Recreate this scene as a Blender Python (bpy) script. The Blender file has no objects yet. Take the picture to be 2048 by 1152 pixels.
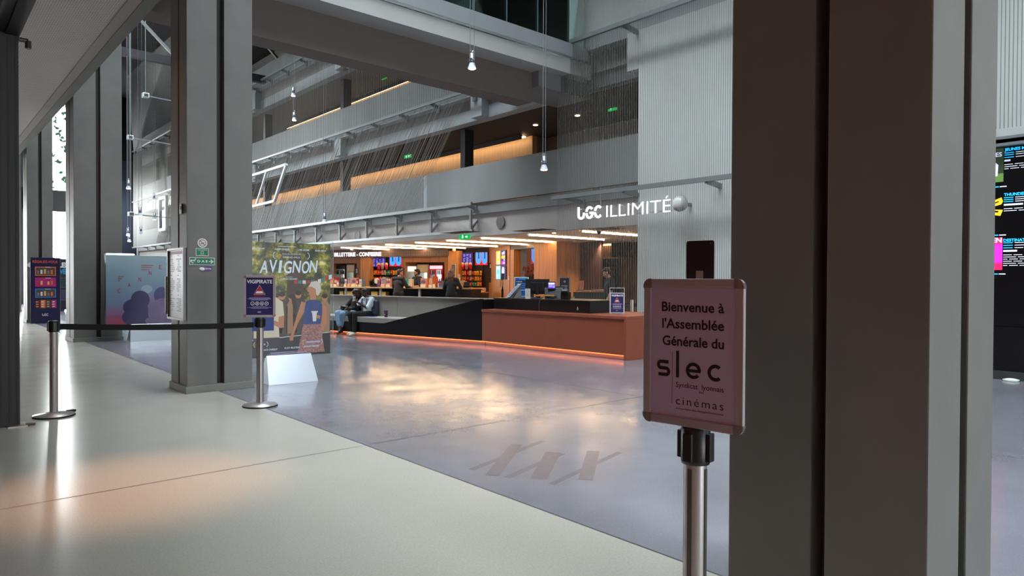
import bpy, bmesh, math, random
from mathutils import Matrix, Vector
SC = bpy.context.scene
COL = SC.collection
random.seed(7)

# ------------------------------------------------------------------ camera
# world axes: X runs across the hall (away to the right), Y runs along the hall (away to the left), Z up
F, CX, CY, HC = 1365.333, 1024.0, 576.0, 1.37
YAW, PIT, ROL = math.radians(41.5), math.radians(0.70), math.radians(0.25)


def _basis():
    c, s = math.cos, math.sin
    Ld = Vector((-s(YAW), 0, c(YAW))); Rd = Vector((c(YAW), 0, s(YAW))); Ud = Vector((0, -1, 0))
    Rx = Matrix(((1, 0, 0), (0, c(PIT), -s(PIT)), (0, s(PIT), c(PIT))))
    Rz = Matrix(((c(ROL), -s(ROL), 0), (s(ROL), c(ROL), 0), (0, 0, 1)))
    M = Rz @ Rx
    return Matrix((M @ Rd, M @ Ld, M @ Ud))       # rows: world X, Y, Z in camera coordinates (x right, y down, z forward)


BM = _basis()
cam_d = bpy.data.cameras.new('camera'); cam_d.sensor_width = 36; cam_d.lens = 24.0; cam_d.clip_end = 300
cam = bpy.data.objects.new('camera', cam_d); COL.objects.link(cam)
_r, _u, _b = BM.col[0], -BM.col[1], -BM.col[2]
cam.matrix_world = Matrix(((_r[0], _u[0], _b[0], 0), (_r[1], _u[1], _b[1], 0), (_r[2], _u[2], _b[2], HC), (0, 0, 0, 1)))
SC.camera = cam

# ------------------------------------------------------------------ world, exposure
SC.view_settings.view_transform = 'Standard'; SC.view_settings.look = 'None'
SC.view_settings.exposure = 0.0; SC.view_settings.gamma = 1.0; SC.view_settings.use_curve_mapping = False
SC.render.engine = 'CYCLES'
SC.cycles.use_denoising = True
SC.cycles.max_bounces = 8; SC.cycles.diffuse_bounces = 4; SC.cycles.glossy_bounces = 4; SC.cycles.transmission_bounces = 8
SC.cycles.transparent_max_bounces = 16
SC.cycles.sample_clamp_indirect = 6.0
SC.cycles.caustics_reflective = False; SC.cycles.caustics_refractive = False
W = bpy.data.worlds.new('sky'); SC.world = W; W.use_nodes = True
W.node_tree.nodes['Background'].inputs[0].default_value = (0.93, 0.985, 1.0, 1)
W.node_tree.nodes['Background'].inputs[1].default_value = 30.0


def area(name, loc, size, rot, power, color=(1, 1, 1), portal=False, spread=math.pi):
    d = bpy.data.lights.new(name, 'AREA'); d.shape = 'RECTANGLE'; d.size, d.size_y = size
    d.energy = power; d.color = color; d.spread = spread
    if portal: d.cycles.is_portal = True
    o = bpy.data.objects.new(name, d); COL.objects.link(o); o.location = loc; o.rotation_euler = rot
    return o


R = math.radians
# daylight comes through the roof glazing, the glazed end of the hall and the entrance front
area('skylight_portal', (5.2, 1.0, 13.9), (3.5, 38), (0, 0, 0), 1, portal=True)
area('skylight_portal', (6.4, 25.5, 13.9), (5.9, 11), (0, 0, 0), 1, portal=True)
area('end_window_portal', (5.7, 43.8, 5.7), (2.4, 11.4), (R(-90), 0, 0), 1, portal=True)
area('return_gap_portal', (9.05, 49, 6.1), (1.8, 9.4), (0, R(-90), 0), 1, portal=True)  # daylight through the opening added in the end wall return
area('entrance_portal', (5.2, -17.8, 1.75), (5.0, 3.3), (R(90), 0, 0), 1, portal=True)


def spot(name, loc, power, color, angle=70, blend=0.6, rot=(0, 0, 0), size=0.05):
    d = bpy.data.lights.new(name, 'SPOT'); d.energy = power; d.color = color; d.spot_size = R(angle); d.spot_blend = blend
    d.shadow_soft_size = size
    o = bpy.data.objects.new(name, d); COL.objects.link(o); o.location = loc; o.rotation_euler = rot
    return o


# recessed warm lamps in the low ceiling on the camera's side
WARM = (1.0, 0.50, 0.27)
for (x, y, p) in ((1.12, 5.0, 1050), (-1.0, 9.5, 150)):
    spot('low_ceiling_lamp', (x, y, 5.05), p, WARM, 26, 1.0)
for (x, y, p) in ((1.92, 8.9, 52), (2.05, 17.45, 60), (2.1, 25.6, 60)):
    spot('column_lamp', (x, y, 5.04), p, (1.0, 0.50, 0.30), 64, 0.9)


# warm fill light added on the unseen near side (behind the camera's left)
area('warm_fill', (-3.15, 0.5, 2.4), (9.0, 2.4), (0, R(-90), 0), 34, (1.0, 0.25, 0.16))


# ------------------------------------------------------------------ photograph pixel + plane -> point of the place
def ray(x, y):
    c = Vector((x - CX, y - CY, F)); return Vector((BM.row[0] @ c if False else BM[0].dot(c), BM[1].dot(c), BM[2].dot(c)))


def onZ(x, y, z=0.0):
    r = ray(x, y); return Vector((0, 0, HC)) + r * ((z - HC) / r.z)


def onX(x, y, X):
    r = ray(x, y); return Vector((0, 0, HC)) + r * (X / r.x)


def onY(x, y, Y):
    r = ray(x, y); return Vector((0, 0, HC)) + r * (Y / r.y)


def onP(x, y, p0, d):
    r = ray(x, y); n = Vector((d[1], -d[0], 0)); t = (n.x * p0[0] + n.y * p0[1]) / n.dot(r)
    return Vector((0, 0, HC)) + r * t


def atD(x, y, z):
    c = Vector(((x - CX) / F * z, (y - CY) / F * z, z)); return Vector((BM[0].dot(c), BM[1].dot(c), BM[2].dot(c) + HC))


# ------------------------------------------------------------------ materials
def lin(c):
    return tuple(((v / 255) / 12.92 if v / 255 <= 0.04045 else ((v / 255 + 0.055) / 1.055) ** 2.4) for v in c)


MATS = {}


def mat(name, rgb=(128, 128, 128), rough=0.5, metal=0.0, emit=None, es=0.0, var=0.0, vscale=6.0, bump=0.0, bscale=60.0,
        spec=0.5, alpha=1.0, trans=0.0, stretch=None, var2=0.0):
    """principled material with a little procedural mottling"""
    if name in MATS: return MATS[name]
    m = bpy.data.materials.new(name); MATS[name] = m; m.use_nodes = True
    nt = m.node_tree; b = nt.nodes['Principled BSDF']
    c = lin(rgb)
    b.inputs['Base Color'].default_value = (*c, 1); b.inputs['Roughness'].default_value = rough
    b.inputs['Metallic'].default_value = metal; b.inputs['Specular IOR Level'].default_value = spec
    b.inputs['Alpha'].default_value = alpha; b.inputs['Transmission Weight'].default_value = trans
    if emit:
        b.inputs['Emission Color'].default_value = (*lin(emit), 1); b.inputs['Emission Strength'].default_value = es
    if var or bump or var2:
        tc = nt.nodes.new('ShaderNodeTexCoord'); src = tc.outputs['Object']
        if stretch:
            mp = nt.nodes.new('ShaderNodeMapping'); mp.inputs['Scale'].default_value = stretch
            nt.links.new(src, mp.inputs[0]); src = mp.outputs[0]
    if var:
        n = nt.nodes.new('ShaderNodeTexNoise'); n.inputs['Scale'].default_value = vscale; n.inputs['Detail'].default_value = 5
        nt.links.new(src, n.inputs['Vector'])
        rp = nt.nodes.new('ShaderNodeValToRGB')
        rp.color_ramp.elements[0].position = 0.3; rp.color_ramp.elements[1].position = 0.7
        rp.color_ramp.elements[0].color = (*[max(0, v * (1 - var)) for v in c], 1)
        rp.color_ramp.elements[1].color = (*[min(1, v * (1 + var)) for v in c], 1)
        nt.links.new(n.outputs[0], rp.inputs[0]); nt.links.new(rp.outputs[0], b.inputs['Base Color'])
    if bump:
        n2 = nt.nodes.new('ShaderNodeTexNoise'); n2.inputs['Scale'].default_value = bscale; n2.inputs['Detail'].default_value = 4
        nt.links.new(src, n2.inputs['Vector'])
        bp = nt.nodes.new('ShaderNodeBump'); bp.inputs['Strength'].default_value = bump; bp.inputs['Distance'].default_value = 0.01
        nt.links.new(n2.outputs[0], bp.inputs['Height']); nt.links.new(bp.outputs[0], b.inputs['Normal'])
    return m


def emit(name, rgb, es):
    return mat(name, rgb, 0.5, emit=rgb, es=es)


def glass_mat(name, tint=(225, 240, 238), refl=0.12):
    if name in MATS: return MATS[name]
    m = bpy.data.materials.new(name); MATS[name] = m; m.use_nodes = True
    nt = m.node_tree; nt.nodes.clear()
    o = nt.nodes.new('ShaderNodeOutputMaterial'); t = nt.nodes.new('ShaderNodeBsdfTransparent'); g = nt.nodes.new('ShaderNodeBsdfGlossy')
    t.inputs[0].default_value = (*lin(tint), 1); g.inputs['Roughness'].default_value = 0.02
    fr = nt.nodes.new('ShaderNodeFresnel'); fr.inputs[0].default_value = 1.45
    mx = nt.nodes.new('ShaderNodeMixShader')
    nt.links.new(fr.outputs[0], mx.inputs[0]); nt.links.new(t.outputs[0], mx.inputs[1]); nt.links.new(g.outputs[0], mx.inputs[2])
    nt.links.new(mx.outputs[0], o.inputs[0])
    return m


# ------------------------------------------------------------------ mesh builder
class MB:
    def __init__(s): s.v = []; s.f = []; s.m = []; s.sm = []

    def face(s, pts, m=0, sm=False):
        i = len(s.v); s.v += [tuple(p) for p in pts]; s.f.append(list(range(i, i + len(pts)))); s.m.append(m); s.sm.append(sm); return s

    def raw(s, vs, fs, m=0, sm=False):
        i = len(s.v); s.v += [tuple(p) for p in vs]
        for f in fs: s.f.append([i + k for k in f]); s.m.append(m); s.sm.append(sm)
        return s

    def box(s, x0, x1, y0, y1, z0, z1, m=0):
        v = [(x0, y0, z0), (x1, y0, z0), (x1, y1, z0), (x0, y1, z0), (x0, y0, z1), (x1, y0, z1), (x1, y1, z1), (x0, y1, z1)]
        return s.raw(v, [(0, 3, 2, 1), (4, 5, 6, 7), (0, 1, 5, 4), (1, 2, 6, 5), (2, 3, 7, 6), (3, 0, 4, 7)], m)

    def obox(s, c, size, rz=0.0, m=0, rx=0.0, ry=0.0):
        M = Matrix.Translation(c) @ Matrix.Rotation(rz, 4, 'Z') @ Matrix.Rotation(ry, 4, 'Y') @ Matrix.Rotation(rx, 4, 'X')
        a, b, d = size[0] / 2, size[1] / 2, size[2] / 2
        v = [M @ Vector(p) for p in ((-a, -b, -d), (a, -b, -d), (a, b, -d), (-a, b, -d), (-a, -b, d), (a, -b, d), (a, b, d), (-a, b, d))]
        return s.raw(v, [(0, 3, 2, 1), (4, 5, 6, 7), (0, 1, 5, 4), (1, 2, 6, 5), (2, 3, 7, 6), (3, 0, 4, 7)], m)

    def bar(s, p, q, w, h, m=0):
        """box-section bar from p to q; w across (horizontal), h in the other direction"""
        p, q = Vector(p), Vector(q); d = (q - p).normalized()
        up = Vector((0, 0, 1)) if abs(d.z) < 0.95 else Vector((0, 1, 0))
        a = d.cross(up).normalized(); b = a.cross(d).normalized()
        v = []
        for o in (p, q):
            for (i, j) in ((-1, -1), (1, -1), (1, 1), (-1, 1)): v.append(o + a * (i * w / 2) + b * (j * h / 2))
        return s.raw(v, [(0, 1, 2, 3), (7, 6, 5, 4), (0, 4, 5, 1), (1, 5, 6, 2), (2, 6, 7, 3), (3, 7, 4, 0)], m)

    def cyl(s, p, q, r0, r1=None, n=14, m=0, caps=True, sm=True):
        p, q = Vector(p), Vector(q); r1 = r0 if r1 is None else r1
        d = (q - p).normalized(); up = Vector((0, 0, 1)) if abs(d.z) < 0.95 else Vector((1, 0, 0))
        a = d.cross(up).normalized(); b = d.cross(a).normalized()
        v = []
        for o, r in ((p, r0), (q, r1)):
            for k in range(n):
                t = 2 * math.pi * k / n; v.append(o + a * (r * math.cos(t)) + b * (r * math.sin(t)))
        s.raw(v, [(k, (k + 1) % n, n + (k + 1) % n, n + k) for k in range(n)], m, sm)
        if caps:
            s.raw(v[:n], [tuple(range(n))[::-1]], m); s.raw(v[n:], [tuple(range(n))], m)
        return s

    def tube(s, pts, r, n=6, m=0):
        for a, b in zip(pts[:-1], pts[1:]): s.cyl(a, b, r, n=n, m=m, caps=True)
        return s

    def lathe(s, prof, c=(0, 0, 0), n=24, m=0, sm=True):
        """prof: list of (r, z)"""
        v = []
        for r, z in prof:
            for k in range(n):
                t = 2 * math.pi * k / n; v.append((c[0] + r * math.cos(t), c[1] + r * math.sin(t), c[2] + z))
        fs = []
        for j in range(len(prof) - 1):
            for k in range(n):
                fs.append((j * n + k, j * n + (k + 1) % n, (j + 1) * n + (k + 1) % n, (j + 1) * n + k))
        s.raw(v, fs, m, sm)
        if prof[0][0] > 1e-4: s.raw(v[:n], [tuple(range(n))[::-1]], m)
        if prof[-1][0] > 1e-4: s.raw(v[-n:], [tuple(range(n))], m)
        return s

    def ell(s, c, r, n=14, k=9, m=0, M=None):
        v = []; fs = []
        for i in range(k + 1):
            th = math.pi * i / k
            for j in range(n):
                ph = 2 * math.pi * j / n
                p = Vector((r[0] * math.sin(th) * math.cos(ph), r[1] * math.sin(th) * math.sin(ph), r[2] * math.cos(th)))
                if M: p = M @ p
                v.append(Vector(c) + p)
        for i in range(k):
            for j in range(n): fs.append((i * n + j, (i + 1) * n + j, (i + 1) * n + (j + 1) % n, i * n + (j + 1) % n))
        return s.raw(v, fs, m, True)

    def prism(s, poly, h, axis='y', o=0.0, m=0):
        """poly of 2D points extruded: axis 'y' -> points are (x,z), from y=o to o+h; axis 'z' -> (x,y); axis 'x' -> (y,z)"""
        def P(a, b, t):
            return (a, t, b) if axis == 'y' else ((a, b, t) if axis == 'z' else (t, a, b))
        n = len(poly); v = [P(a, b, o) for a, b in poly] + [P(a, b, o + h) for a, b in poly]
        s.raw(v, [tuple(range(n)), tuple(range(n, 2 * n))[::-1]] + [(k, n + k, n + (k + 1) % n, (k + 1) % n) for k in range(n)], m)
        return s

    def rect(s, x0, x1, z0, z1, y=0.0, m=0):
        """flat rectangle facing -Y (printed patch)"""
        return s.face([(x0, y, z0), (x1, y, z0), (x1, y, z1), (x0, y, z1)], m)

    def flat(s, poly, y=0.0, m=0):
        return s.face([(a, y, b) for a, b in poly], m)

    def disc(s, cx, cz, r, y=0.0, m=0, n=24, rz=None):
        rz = rz or r
        return s.face([(cx + r * math.cos(2 * math.pi * k / n), y, cz + rz * math.sin(2 * math.pi * k / n)) for k in range(n)], m)

    def ring(s, cx, cz, r0, r1, y=0.0, m=0, n=28, a0=0, a1=360):
        for k in range(n):
            t0 = R(a0 + (a1 - a0) * k / n); t1 = R(a0 + (a1 - a0) * (k + 1) / n)
            s.face([(cx + r0 * math.cos(t0), y, cz + r0 * math.sin(t0)), (cx + r1 * math.cos(t0), y, cz + r1 * math.sin(t0)),
                    (cx + r1 * math.cos(t1), y, cz + r1 * math.sin(t1)), (cx + r0 * math.cos(t1), y, cz + r0 * math.sin(t1))], m)
        return s

    def text(s, body, x, z, h, m=0, y=0.0, align='L', w=None, bold=0.0, ext=0.0, shear=0.0, space=1.0):
        vs, fs, bw = _text_mesh(body, bold, ext, space)
        if not vs: return s
        sc = h / 0.727
        kx = sc if w is None else w / bw
        ox = {'L': 0, 'C': -bw * kx / 2, 'R': -bw * kx}[align]
        s.raw([(x + ox + p[0] * kx + shear * p[1] * sc, y - p[2] * sc * (1 if ext else 0), z + p[1] * sc) for p in vs], fs, m)
        return s

    def xf(s, M, i0=0):
        s.v[i0:] = [tuple(M @ Vector(p)) for p in s.v[i0:]]; return s

    def build(s, name, mats, parent=None, bevel=0.0, seg=2, loc=None, rz=None):
        me = bpy.data.meshes.new(name); me.from_pydata(s.v, [], s.f)
        for mm in (mats if isinstance(mats, (list, tuple)) else [mats]): me.materials.append(mm)
        me.polygons.foreach_set('material_index', s.m); me.polygons.foreach_set('use_smooth', s.sm)
        me.update()
        o = bpy.data.objects.new(name, me); COL.objects.link(o)
        if parent: o.parent = parent
        if loc is not None: o.location = loc
        if rz is not None: o.rotation_euler = (0, 0, rz)
        if bevel:
            bm = bmesh.new(); bm.from_mesh(me); bmesh.ops.remove_doubles(bm, verts=bm.verts, dist=1e-5)
            bmesh.ops.bevel(bm, geom=[e for e in bm.edges if len(e.link_faces) == 2 and e.calc_face_angle(0) > 0.5], offset=bevel, segments=seg,
                            affect='EDGES', profile=0.6)
            bm.to_mesh(me); bm.free()
        return o


_TXT = {}


def _text_mesh(body, bold, ext, space):
    key = (body, bold, ext, space)
    if key in _TXT: return _TXT[key]
    c = bpy.data.curves.new('t', 'FONT'); c.body = body; c.size = 1.0; c.offset = bold; c.extrude = ext; c.space_character = space
    c.resolution_u = 3
    o = bpy.data.objects.new('t', c); COL.objects.link(o)
    dg = bpy.context.evaluated_depsgraph_get(); dg.update()
    me = o.evaluated_get(dg).to_mesh()
    vs = [tuple(v.co) for v in me.vertices]; fs = [tuple(p.vertices) for p in me.polygons]
    o.evaluated_get(dg).to_mesh_clear(); bpy.data.objects.remove(o); bpy.data.curves.remove(c)
    if vs:
        x0 = min(v[0] for v in vs); vs = [(v[0] - x0, v[1], v[2]) for v in vs]; bw = max(v[0] for v in vs)
    else: bw = 1
    _TXT[key] = (vs, fs, bw); return _TXT[key]


def tag(o, label, cat, group=None, kind=None):
    if label: o['label'] = label
    if cat: o['category'] = cat
    if group: o['group'] = group
    if kind: o['kind'] = kind
    return o


def thing(name, label, cat, loc=(0, 0, 0), rz=0.0, group=None):
    o = bpy.data.objects.new(name, None); COL.objects.link(o); o.empty_display_size = 0.1
    o.location = loc; o.rotation_euler = (0, 0, rz)
    return tag(o, label, cat, group)


def struct(name, mb, mats, label=None, parent=None, bevel=0.0):
    o = mb.build(name, mats, parent, bevel)
    if not parent: o['kind'] = 'structure'
    if label: o['label'] = label
    return o


def stuff(name, mb, mats, label, cat, group=None):
    return tag(mb.build(name, mats), label, cat, group, 'stuff')


def dup(root, loc=None, rz=None, label=None, group=None):
    r = root.copy(); COL.objects.link(r)
    if loc is not None: r.location = loc
    if rz is not None: r.rotation_euler = (0, 0, rz)
    if label: r['label'] = label
    if group: r['group'] = group
    for ch in list(root.children):
        c = ch.copy(); COL.objects.link(c); c.parent = r
        for g in list(ch.children):
            d = g.copy(); COL.objects.link(d); d.parent = c
    return r


NEGX = R(-90)      # a thing built facing -Y, turned to face -X (towards the camera's side from the far long wall)

# ================================================================== THE SETTING
def floor_mat(name, c1, c2, rough, smudge):
    m = bpy.data.materials.new(name); m.use_nodes = True; nt = m.node_tree; b = nt.nodes['Principled BSDF']
    tc = nt.nodes.new('ShaderNodeTexCoord')
    n1 = nt.nodes.new('ShaderNodeTexNoise'); n1.inputs['Scale'].default_value = 0.7; n1.inputs['Detail'].default_value = 8; n1.inputs['Roughness'].default_value = 0.62
    n2 = nt.nodes.new('ShaderNodeTexNoise'); n2.inputs['Scale'].default_value = 90; n2.inputs['Detail'].default_value = 3
    nt.links.new(tc.outputs['Object'], n1.inputs['Vector']); nt.links.new(tc.outputs['Object'], n2.inputs['Vector'])
    r1 = nt.nodes.new('ShaderNodeValToRGB'); r1.color_ramp.elements[0].position = 0.25; r1.color_ramp.elements[1].position = 0.75
    r1.color_ramp.elements[0].color = (*lin(c2), 1); r1.color_ramp.elements[1].color = (*lin(c1), 1)
    nt.links.new(n1.outputs[0], r1.inputs[0])
    mx = nt.nodes.new('ShaderNodeMix'); mx.data_type = 'RGBA'; mx.blend_type = 'MULTIPLY'; mx.inputs[0].default_value = 0.22
    r2 = nt.nodes.new('ShaderNodeValToRGB'); r2.color_ramp.elements[0].position = 0.4; r2.color_ramp.elements[1].position = 0.6
    r2.color_ramp.elements[0].color = (0.55, 0.55, 0.55, 1); r2.color_ramp.elements[1].color = (1, 1, 1, 1)
    nt.links.new(n2.outputs[0], r2.inputs[0]); nt.links.new(r1.outputs[0], mx.inputs[6]); nt.links.new(r2.outputs[0], mx.inputs[7])
    nt.links.new(mx.outputs[2], b.inputs['Base Color'])
    n3 = nt.nodes.new('ShaderNodeTexNoise'); n3.inputs['Scale'].default_value = 1.6; n3.inputs['Detail'].default_value = 7
    nt.links.new(tc.outputs['Object'], n3.inputs['Vector'])
    mr = nt.nodes.new('ShaderNodeMapRange'); mr.inputs[1].default_value = 0.3; mr.inputs[2].default_value = 0.7
    mr.inputs[3].default_value = rough - 0.05; mr.inputs[4].default_value = rough + smudge
    nt.links.new(n3.outputs[0], mr.inputs[0]); nt.links.new(mr.outputs[0], b.inputs['Roughness'])
    b.inputs['Specular IOR Level'].default_value = 0.62


    return m


M_CREAM = floor_mat('polished_cream_terrazzo', (172, 170, 161), (167, 165, 156), 0.23, 0.02)
M_GREYF = floor_mat('polished_grey_concrete', (128, 128, 136), (102, 102, 110), 0.18, 0.06)
M_JOINT = mat('floor_joint', (74, 66, 60), 0.6)
M_JOINTG = mat('floor_joint_grey', (56, 53, 56), 0.5)
M_MARK = mat('floor_rubbed_mark', (97, 94, 100), 0.24, var=0.06, vscale=9)
M_PLATE = mat('floor_plate_outline', (70, 68, 66), 0.5)
BX = 2.82
f = MB()
f.face([(-3.2, -18, 0), (BX, -18, 0), (BX, 60, 0), (-3.2, 60, 0)], 0)
f.face([(BX, -18, 0), (19, -18, 0), (19, 60, 0), (BX, 60, 0)], 1)


def fline(x0, y0, x1, y1, w, m, z=0.0006):
    d = Vector((x1 - x0, y1 - y0, 0)).normalized(); n = Vector((-d.y, d.x, 0)) * (w / 2)
    f.face([(x0 + n.x, y0 + n.y, z), (x1 + n.x, y1 + n.y, z), (x1 - n.x, y1 - n.y, z), (x0 - n.x, y0 - n.y, z)][::-1], m)


for y in (5.0, -3.4, 8.85, 13.0, 17.4, 25.6):
    fline(-3.2, y, BX, y, 0.011, 2)
for y in (5.0, 13.4, 21.8, -3.4): fline(BX, y, 11.5, y, 0.011, 3)
for (x, ya, yb) in ((6.45, -10, 14), ): fline(x, ya, x, yb, 0.008, 3)
fline(BX, -10, BX, 60, 0.012, 3)
for (xa, ya, xb, yb) in ((-2.6, 1.2, 2.0, 9.5),): pass
Z8 = lambda a, b: onZ(640 + a / 2.25, 640 + b / 2.25)
for a, b, w in (((680, 675), (1000, 545), 0.055), ((775, 700), (885, 560), 0.10), ((840, 710), (1090, 600), 0.06), ((985, 715), (1050, 595), 0.12),
                ((1040, 740), (1350, 595), 0.05), ((1195, 720), (1230, 590), 0.10)):
    p, q = Z8(*a), Z8(*b); fline(p.x, p.y, q.x, q.y, w, 4, 0.0008 if w < .08 else .0014)
for (px, py) in ((170, 731), (275, 732), (241, 717)):
    p = onZ(px, py)
    for dx, dy, w, h in ((0, -.16, .34, .03), (-.17, 0, .03, .34), (.17, 0, .03, .34)):
        f.face([(p.x + dx - w / 2, p.y + dy - h / 2, .0005), (p.x + dx + w / 2, p.y + dy - h / 2, .0005), (p.x + dx + w / 2, p.y + dy + h / 2, .0005), (p.x + dx - w / 2, p.y + dy + h / 2, .0005)], 5)
struct('floor', f, [M_CREAM, M_GREYF, M_JOINT, M_JOINTG, M_MARK, M_PLATE], 'polished floor, cream on the near side of a straight joint and grey beyond it')

# ---- columns: four concrete faced posts round a dark recessed core
M_COL = mat('column_grey', (110, 110, 106), 0.55, var=0.07, vscale=3.5, bump=0.06, bscale=40)
M_CORE = mat('column_core_dark', (48, 40, 36), 0.6)
M_PLIN = mat('column_plinth', (120, 122, 116), 0.5, var=0.06)


def column(x0, x1, y0, y1, h, label, gx=0.085, gy=0.05):
    t = thing('column', label, 'column', ((x0 + x1) / 2, (y0 + y1) / 2, 0)); t['kind'] = 'structure'
    a, b = (x1 - x0) / 2, (y1 - y0) / 2
    for sx in (-1, 1):
        for sy in (-1, 1):
            m = MB(); xs = sorted((sx * gx / 2, sx * a)); ys = sorted((sy * gy / 2, sy * b))
            m.box(xs[0], xs[1], ys[0], ys[1], 0.05, h); m.build('post', M_COL, t, bevel=0.006)
    MB().box(-a + .1, a - .1, -b + .1, b - .1, 0.02, h - .02).build('core', M_CORE, t)
    MB().box(-a - .02, a + .02, -b - .02, b + .02, 0, 0.085).build('plinth', M_PLIN, t, bevel=0.004)
    return t


column(2.52, 3.27, 0.77, 1.50, 9.0, 'wide grey column nearest the camera, behind the pink assembly sign')
COL2 = column(2.465, 3.235, 8.575, 9.225, 9.0, 'grey column carrying the green DAE sign and the framed plan')
column(2.63, 3.54, 16.98, 17.95, 9.0, 'grey column behind the left end of the black belt')
column(2.70, 3.36, 25.2, 26.1, 9.0, 'far grey column behind the dark blue totem')
column(2.75, 3.40, 33.6, 34.5, 9.0, 'farthest grey column beside the dark door frame')

# ---- low ceiling on the camera's side with its edge beam
m_perf = bpy.data.materials.new('perforated_ceiling'); m_perf.use_nodes = True
nt = m_perf.node_tree; b_ = nt.nodes['Principled BSDF']; b_.inputs['Roughness'].default_value = 0.7
tc = nt.nodes.new('ShaderNodeTexCoord'); sp = nt.nodes.new('ShaderNodeSeparateXYZ'); nt.links.new(tc.outputs['Object'], sp.inputs[0])
vals = []
for k in (0, 1):
    mu = nt.nodes.new('ShaderNodeMath'); mu.operation = 'MULTIPLY'; mu.inputs[1].default_value = 2 * math.pi / 0.06
    si = nt.nodes.new('ShaderNodeMath'); si.operation = 'SINE'
    nt.links.new(sp.outputs[k], mu.inputs[0]); nt.links.new(mu.outputs[0], si.inputs[0]); vals.append(si)
mu = nt.nodes.new('ShaderNodeMath'); mu.operation = 'MULTIPLY'; nt.links.new(vals[0].outputs[0], mu.inputs[0]); nt.links.new(vals[1].outputs[0], mu.inputs[1])
rp = nt.nodes.new('ShaderNodeValToRGB'); rp.color_ramp.elements[0].position = 0.3; rp.color_ramp.elements[1].position = 0.55
rp.color_ramp.elements[0].color = (*lin((222, 212, 208)), 1); rp.color_ramp.elements[1].color = (*lin((120, 112, 110)), 1)
nt.links.new(mu.outputs[0], rp.inputs[0]); nt.links.new(rp.outputs[0], b_.inputs['Base Color'])
M_WARMW = mat('warm_grey_paint', (168, 158, 152), 0.7)
M_SOFF = mat('soffit_grey', (120, 118, 112), 0.7, var=0.04)
m = MB().box(-3.2, 2.22, -18, 44, 5.10, 5.3, 0).box(2.22, 2.37, -18, 44, 5.085, 5.3, 1)
struct('ceiling', m, [m_perf, M_WARMW], 'low perforated ceiling with a plain border over the near side')
struct('beam', MB().box(2.37, 2.535, -18, 44, 5.075, 5.8), M_SOFF, 'grey edge beam along the low ceiling')
M_CONC = mat('fair_faced_concrete', (140, 146, 148), 0.6, var=0.06, vscale=2.2, bump=0.05, bscale=25, stretch=(1, 1, 0.35))
M_DARKW = mat('dark_wall', (40, 38, 38), 0.8)
M_RED = mat('copper_red_wall', (120, 66, 50), 0.6)
struct('wall_left', MB().box(-3.4, -3.2, -18, 44, 0, 5.1), M_RED, 'reddish wall on the near side of the hall')
struct('wall_upper_left', MB().box(2.3, 2.5, -18, 44.2, 5.8, 14), M_CONC, 'concrete wall above the low ceiling')
struct('wall_back', MB().box(-3.4, 2.6, -18.2, -18, 0, 5.1), M_RED)

# ---- dark sliding door frame at the left edge
M_DFR = mat('dark_bronze_frame', (15, 14, 14), 0.55)
M_DFR2 = mat('dark_bronze_groove', (16, 15, 15), 0.6)
M_CHROME = mat('chrome', (200, 200, 200), 0.15, metal=1.0)
t = thing('door_1', 'dark metal door frame at the left edge of the photo', 'door', (0.72, 7.8, 0)); t['kind'] = 'structure'
m = MB().box(-.14, .05, -.07, .25, 0, 3.7, 0)
for x in (-.10, -.035, .02): m.box(x, x + .016, -.074, .0, 0.02, 3.68, 1)
m.box(.05, .054, .02, .05, 0.02, 3.68, 1).box(.05, .054, .11, .13, 0.02, 3.68, 1)
m.build('post', [M_DFR, M_DFR2], t)
MB().box(-.14, .05, -9, .25, 3.6, 3.95).box(-.05, .058, -9, .2, 3.585, 3.6).build('header', M_DFR, t)
MB().cyl((.05, -.1, 3.55), (.12, -.1, 3.55), .02).cyl((.12, -.1, 3.55), (.12, -.1, 3.48), .025).build('stop', mat('stop_black', (40, 38, 38), .4), t)
MB().box(-.05, .10, -.16, .05, 0, .012).cyl((.09, -.1, .012), (.16, -.12, .012), .012).build('floor_bracket', mat('worn_steel', (130, 122, 116), .4, metal=.7), t)

# ---- roof with glazed opening, end walls
M_ROOF = mat('roof_dark', (30, 29, 30), 0.85)
m = MB()
for (x0, x1, y0, y1) in ((2.3, 3.4, -18, 44.3), (7.0, 19.2, -18, 20), (9.4, 19.2, 20, 60), (7.0, 9.4, 31.0, 60), (3.4, 7.0, 31.0, 44.3)):
    if y1 > y0: m.box(x0, x1, y0, y1, 14.0, 14.3)
struct('roof', m, M_ROOF, 'dark roof over the hall')
for i, y in enumerate(range(-18, 31, 4)):
    struct('beam', MB().box(3.4, 7.0 if y < 20 else 9.4, y - .08, y + .08, 13.6, 14.0), M_DARKW)
M_SKYG = glass_mat('roof_glass', (242, 244, 246))
struct('window_1', MB().box(3.4, 7.0, -18, 20, 14.08, 14.1).box(3.4, 9.4, 20, 31, 14.08, 14.1), M_SKYG, 'roof glazing')
m = MB().box(2.5, 7.8, -18.3, -18.1, 3.4, 14).box(7.8, 19.2, -18.3, -18.1, 0, 14)
struct('wall_front', m, M_CONC)
m = MB()
for x in (2.6, 4.3, 6.0, 7.75): m.box(x - .05, x + .05, -18.25, -18.1, 0, 3.4)
for z in (0.05, 3.36): m.box(2.55, 7.8, -18.24, -18.12, z - .04, z + .04)
struct('window_2', m, M_DFR, 'glazed entrance front')
M_BAND0 = mat('end_wall_pale', (176, 180, 182), .7)
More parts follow.
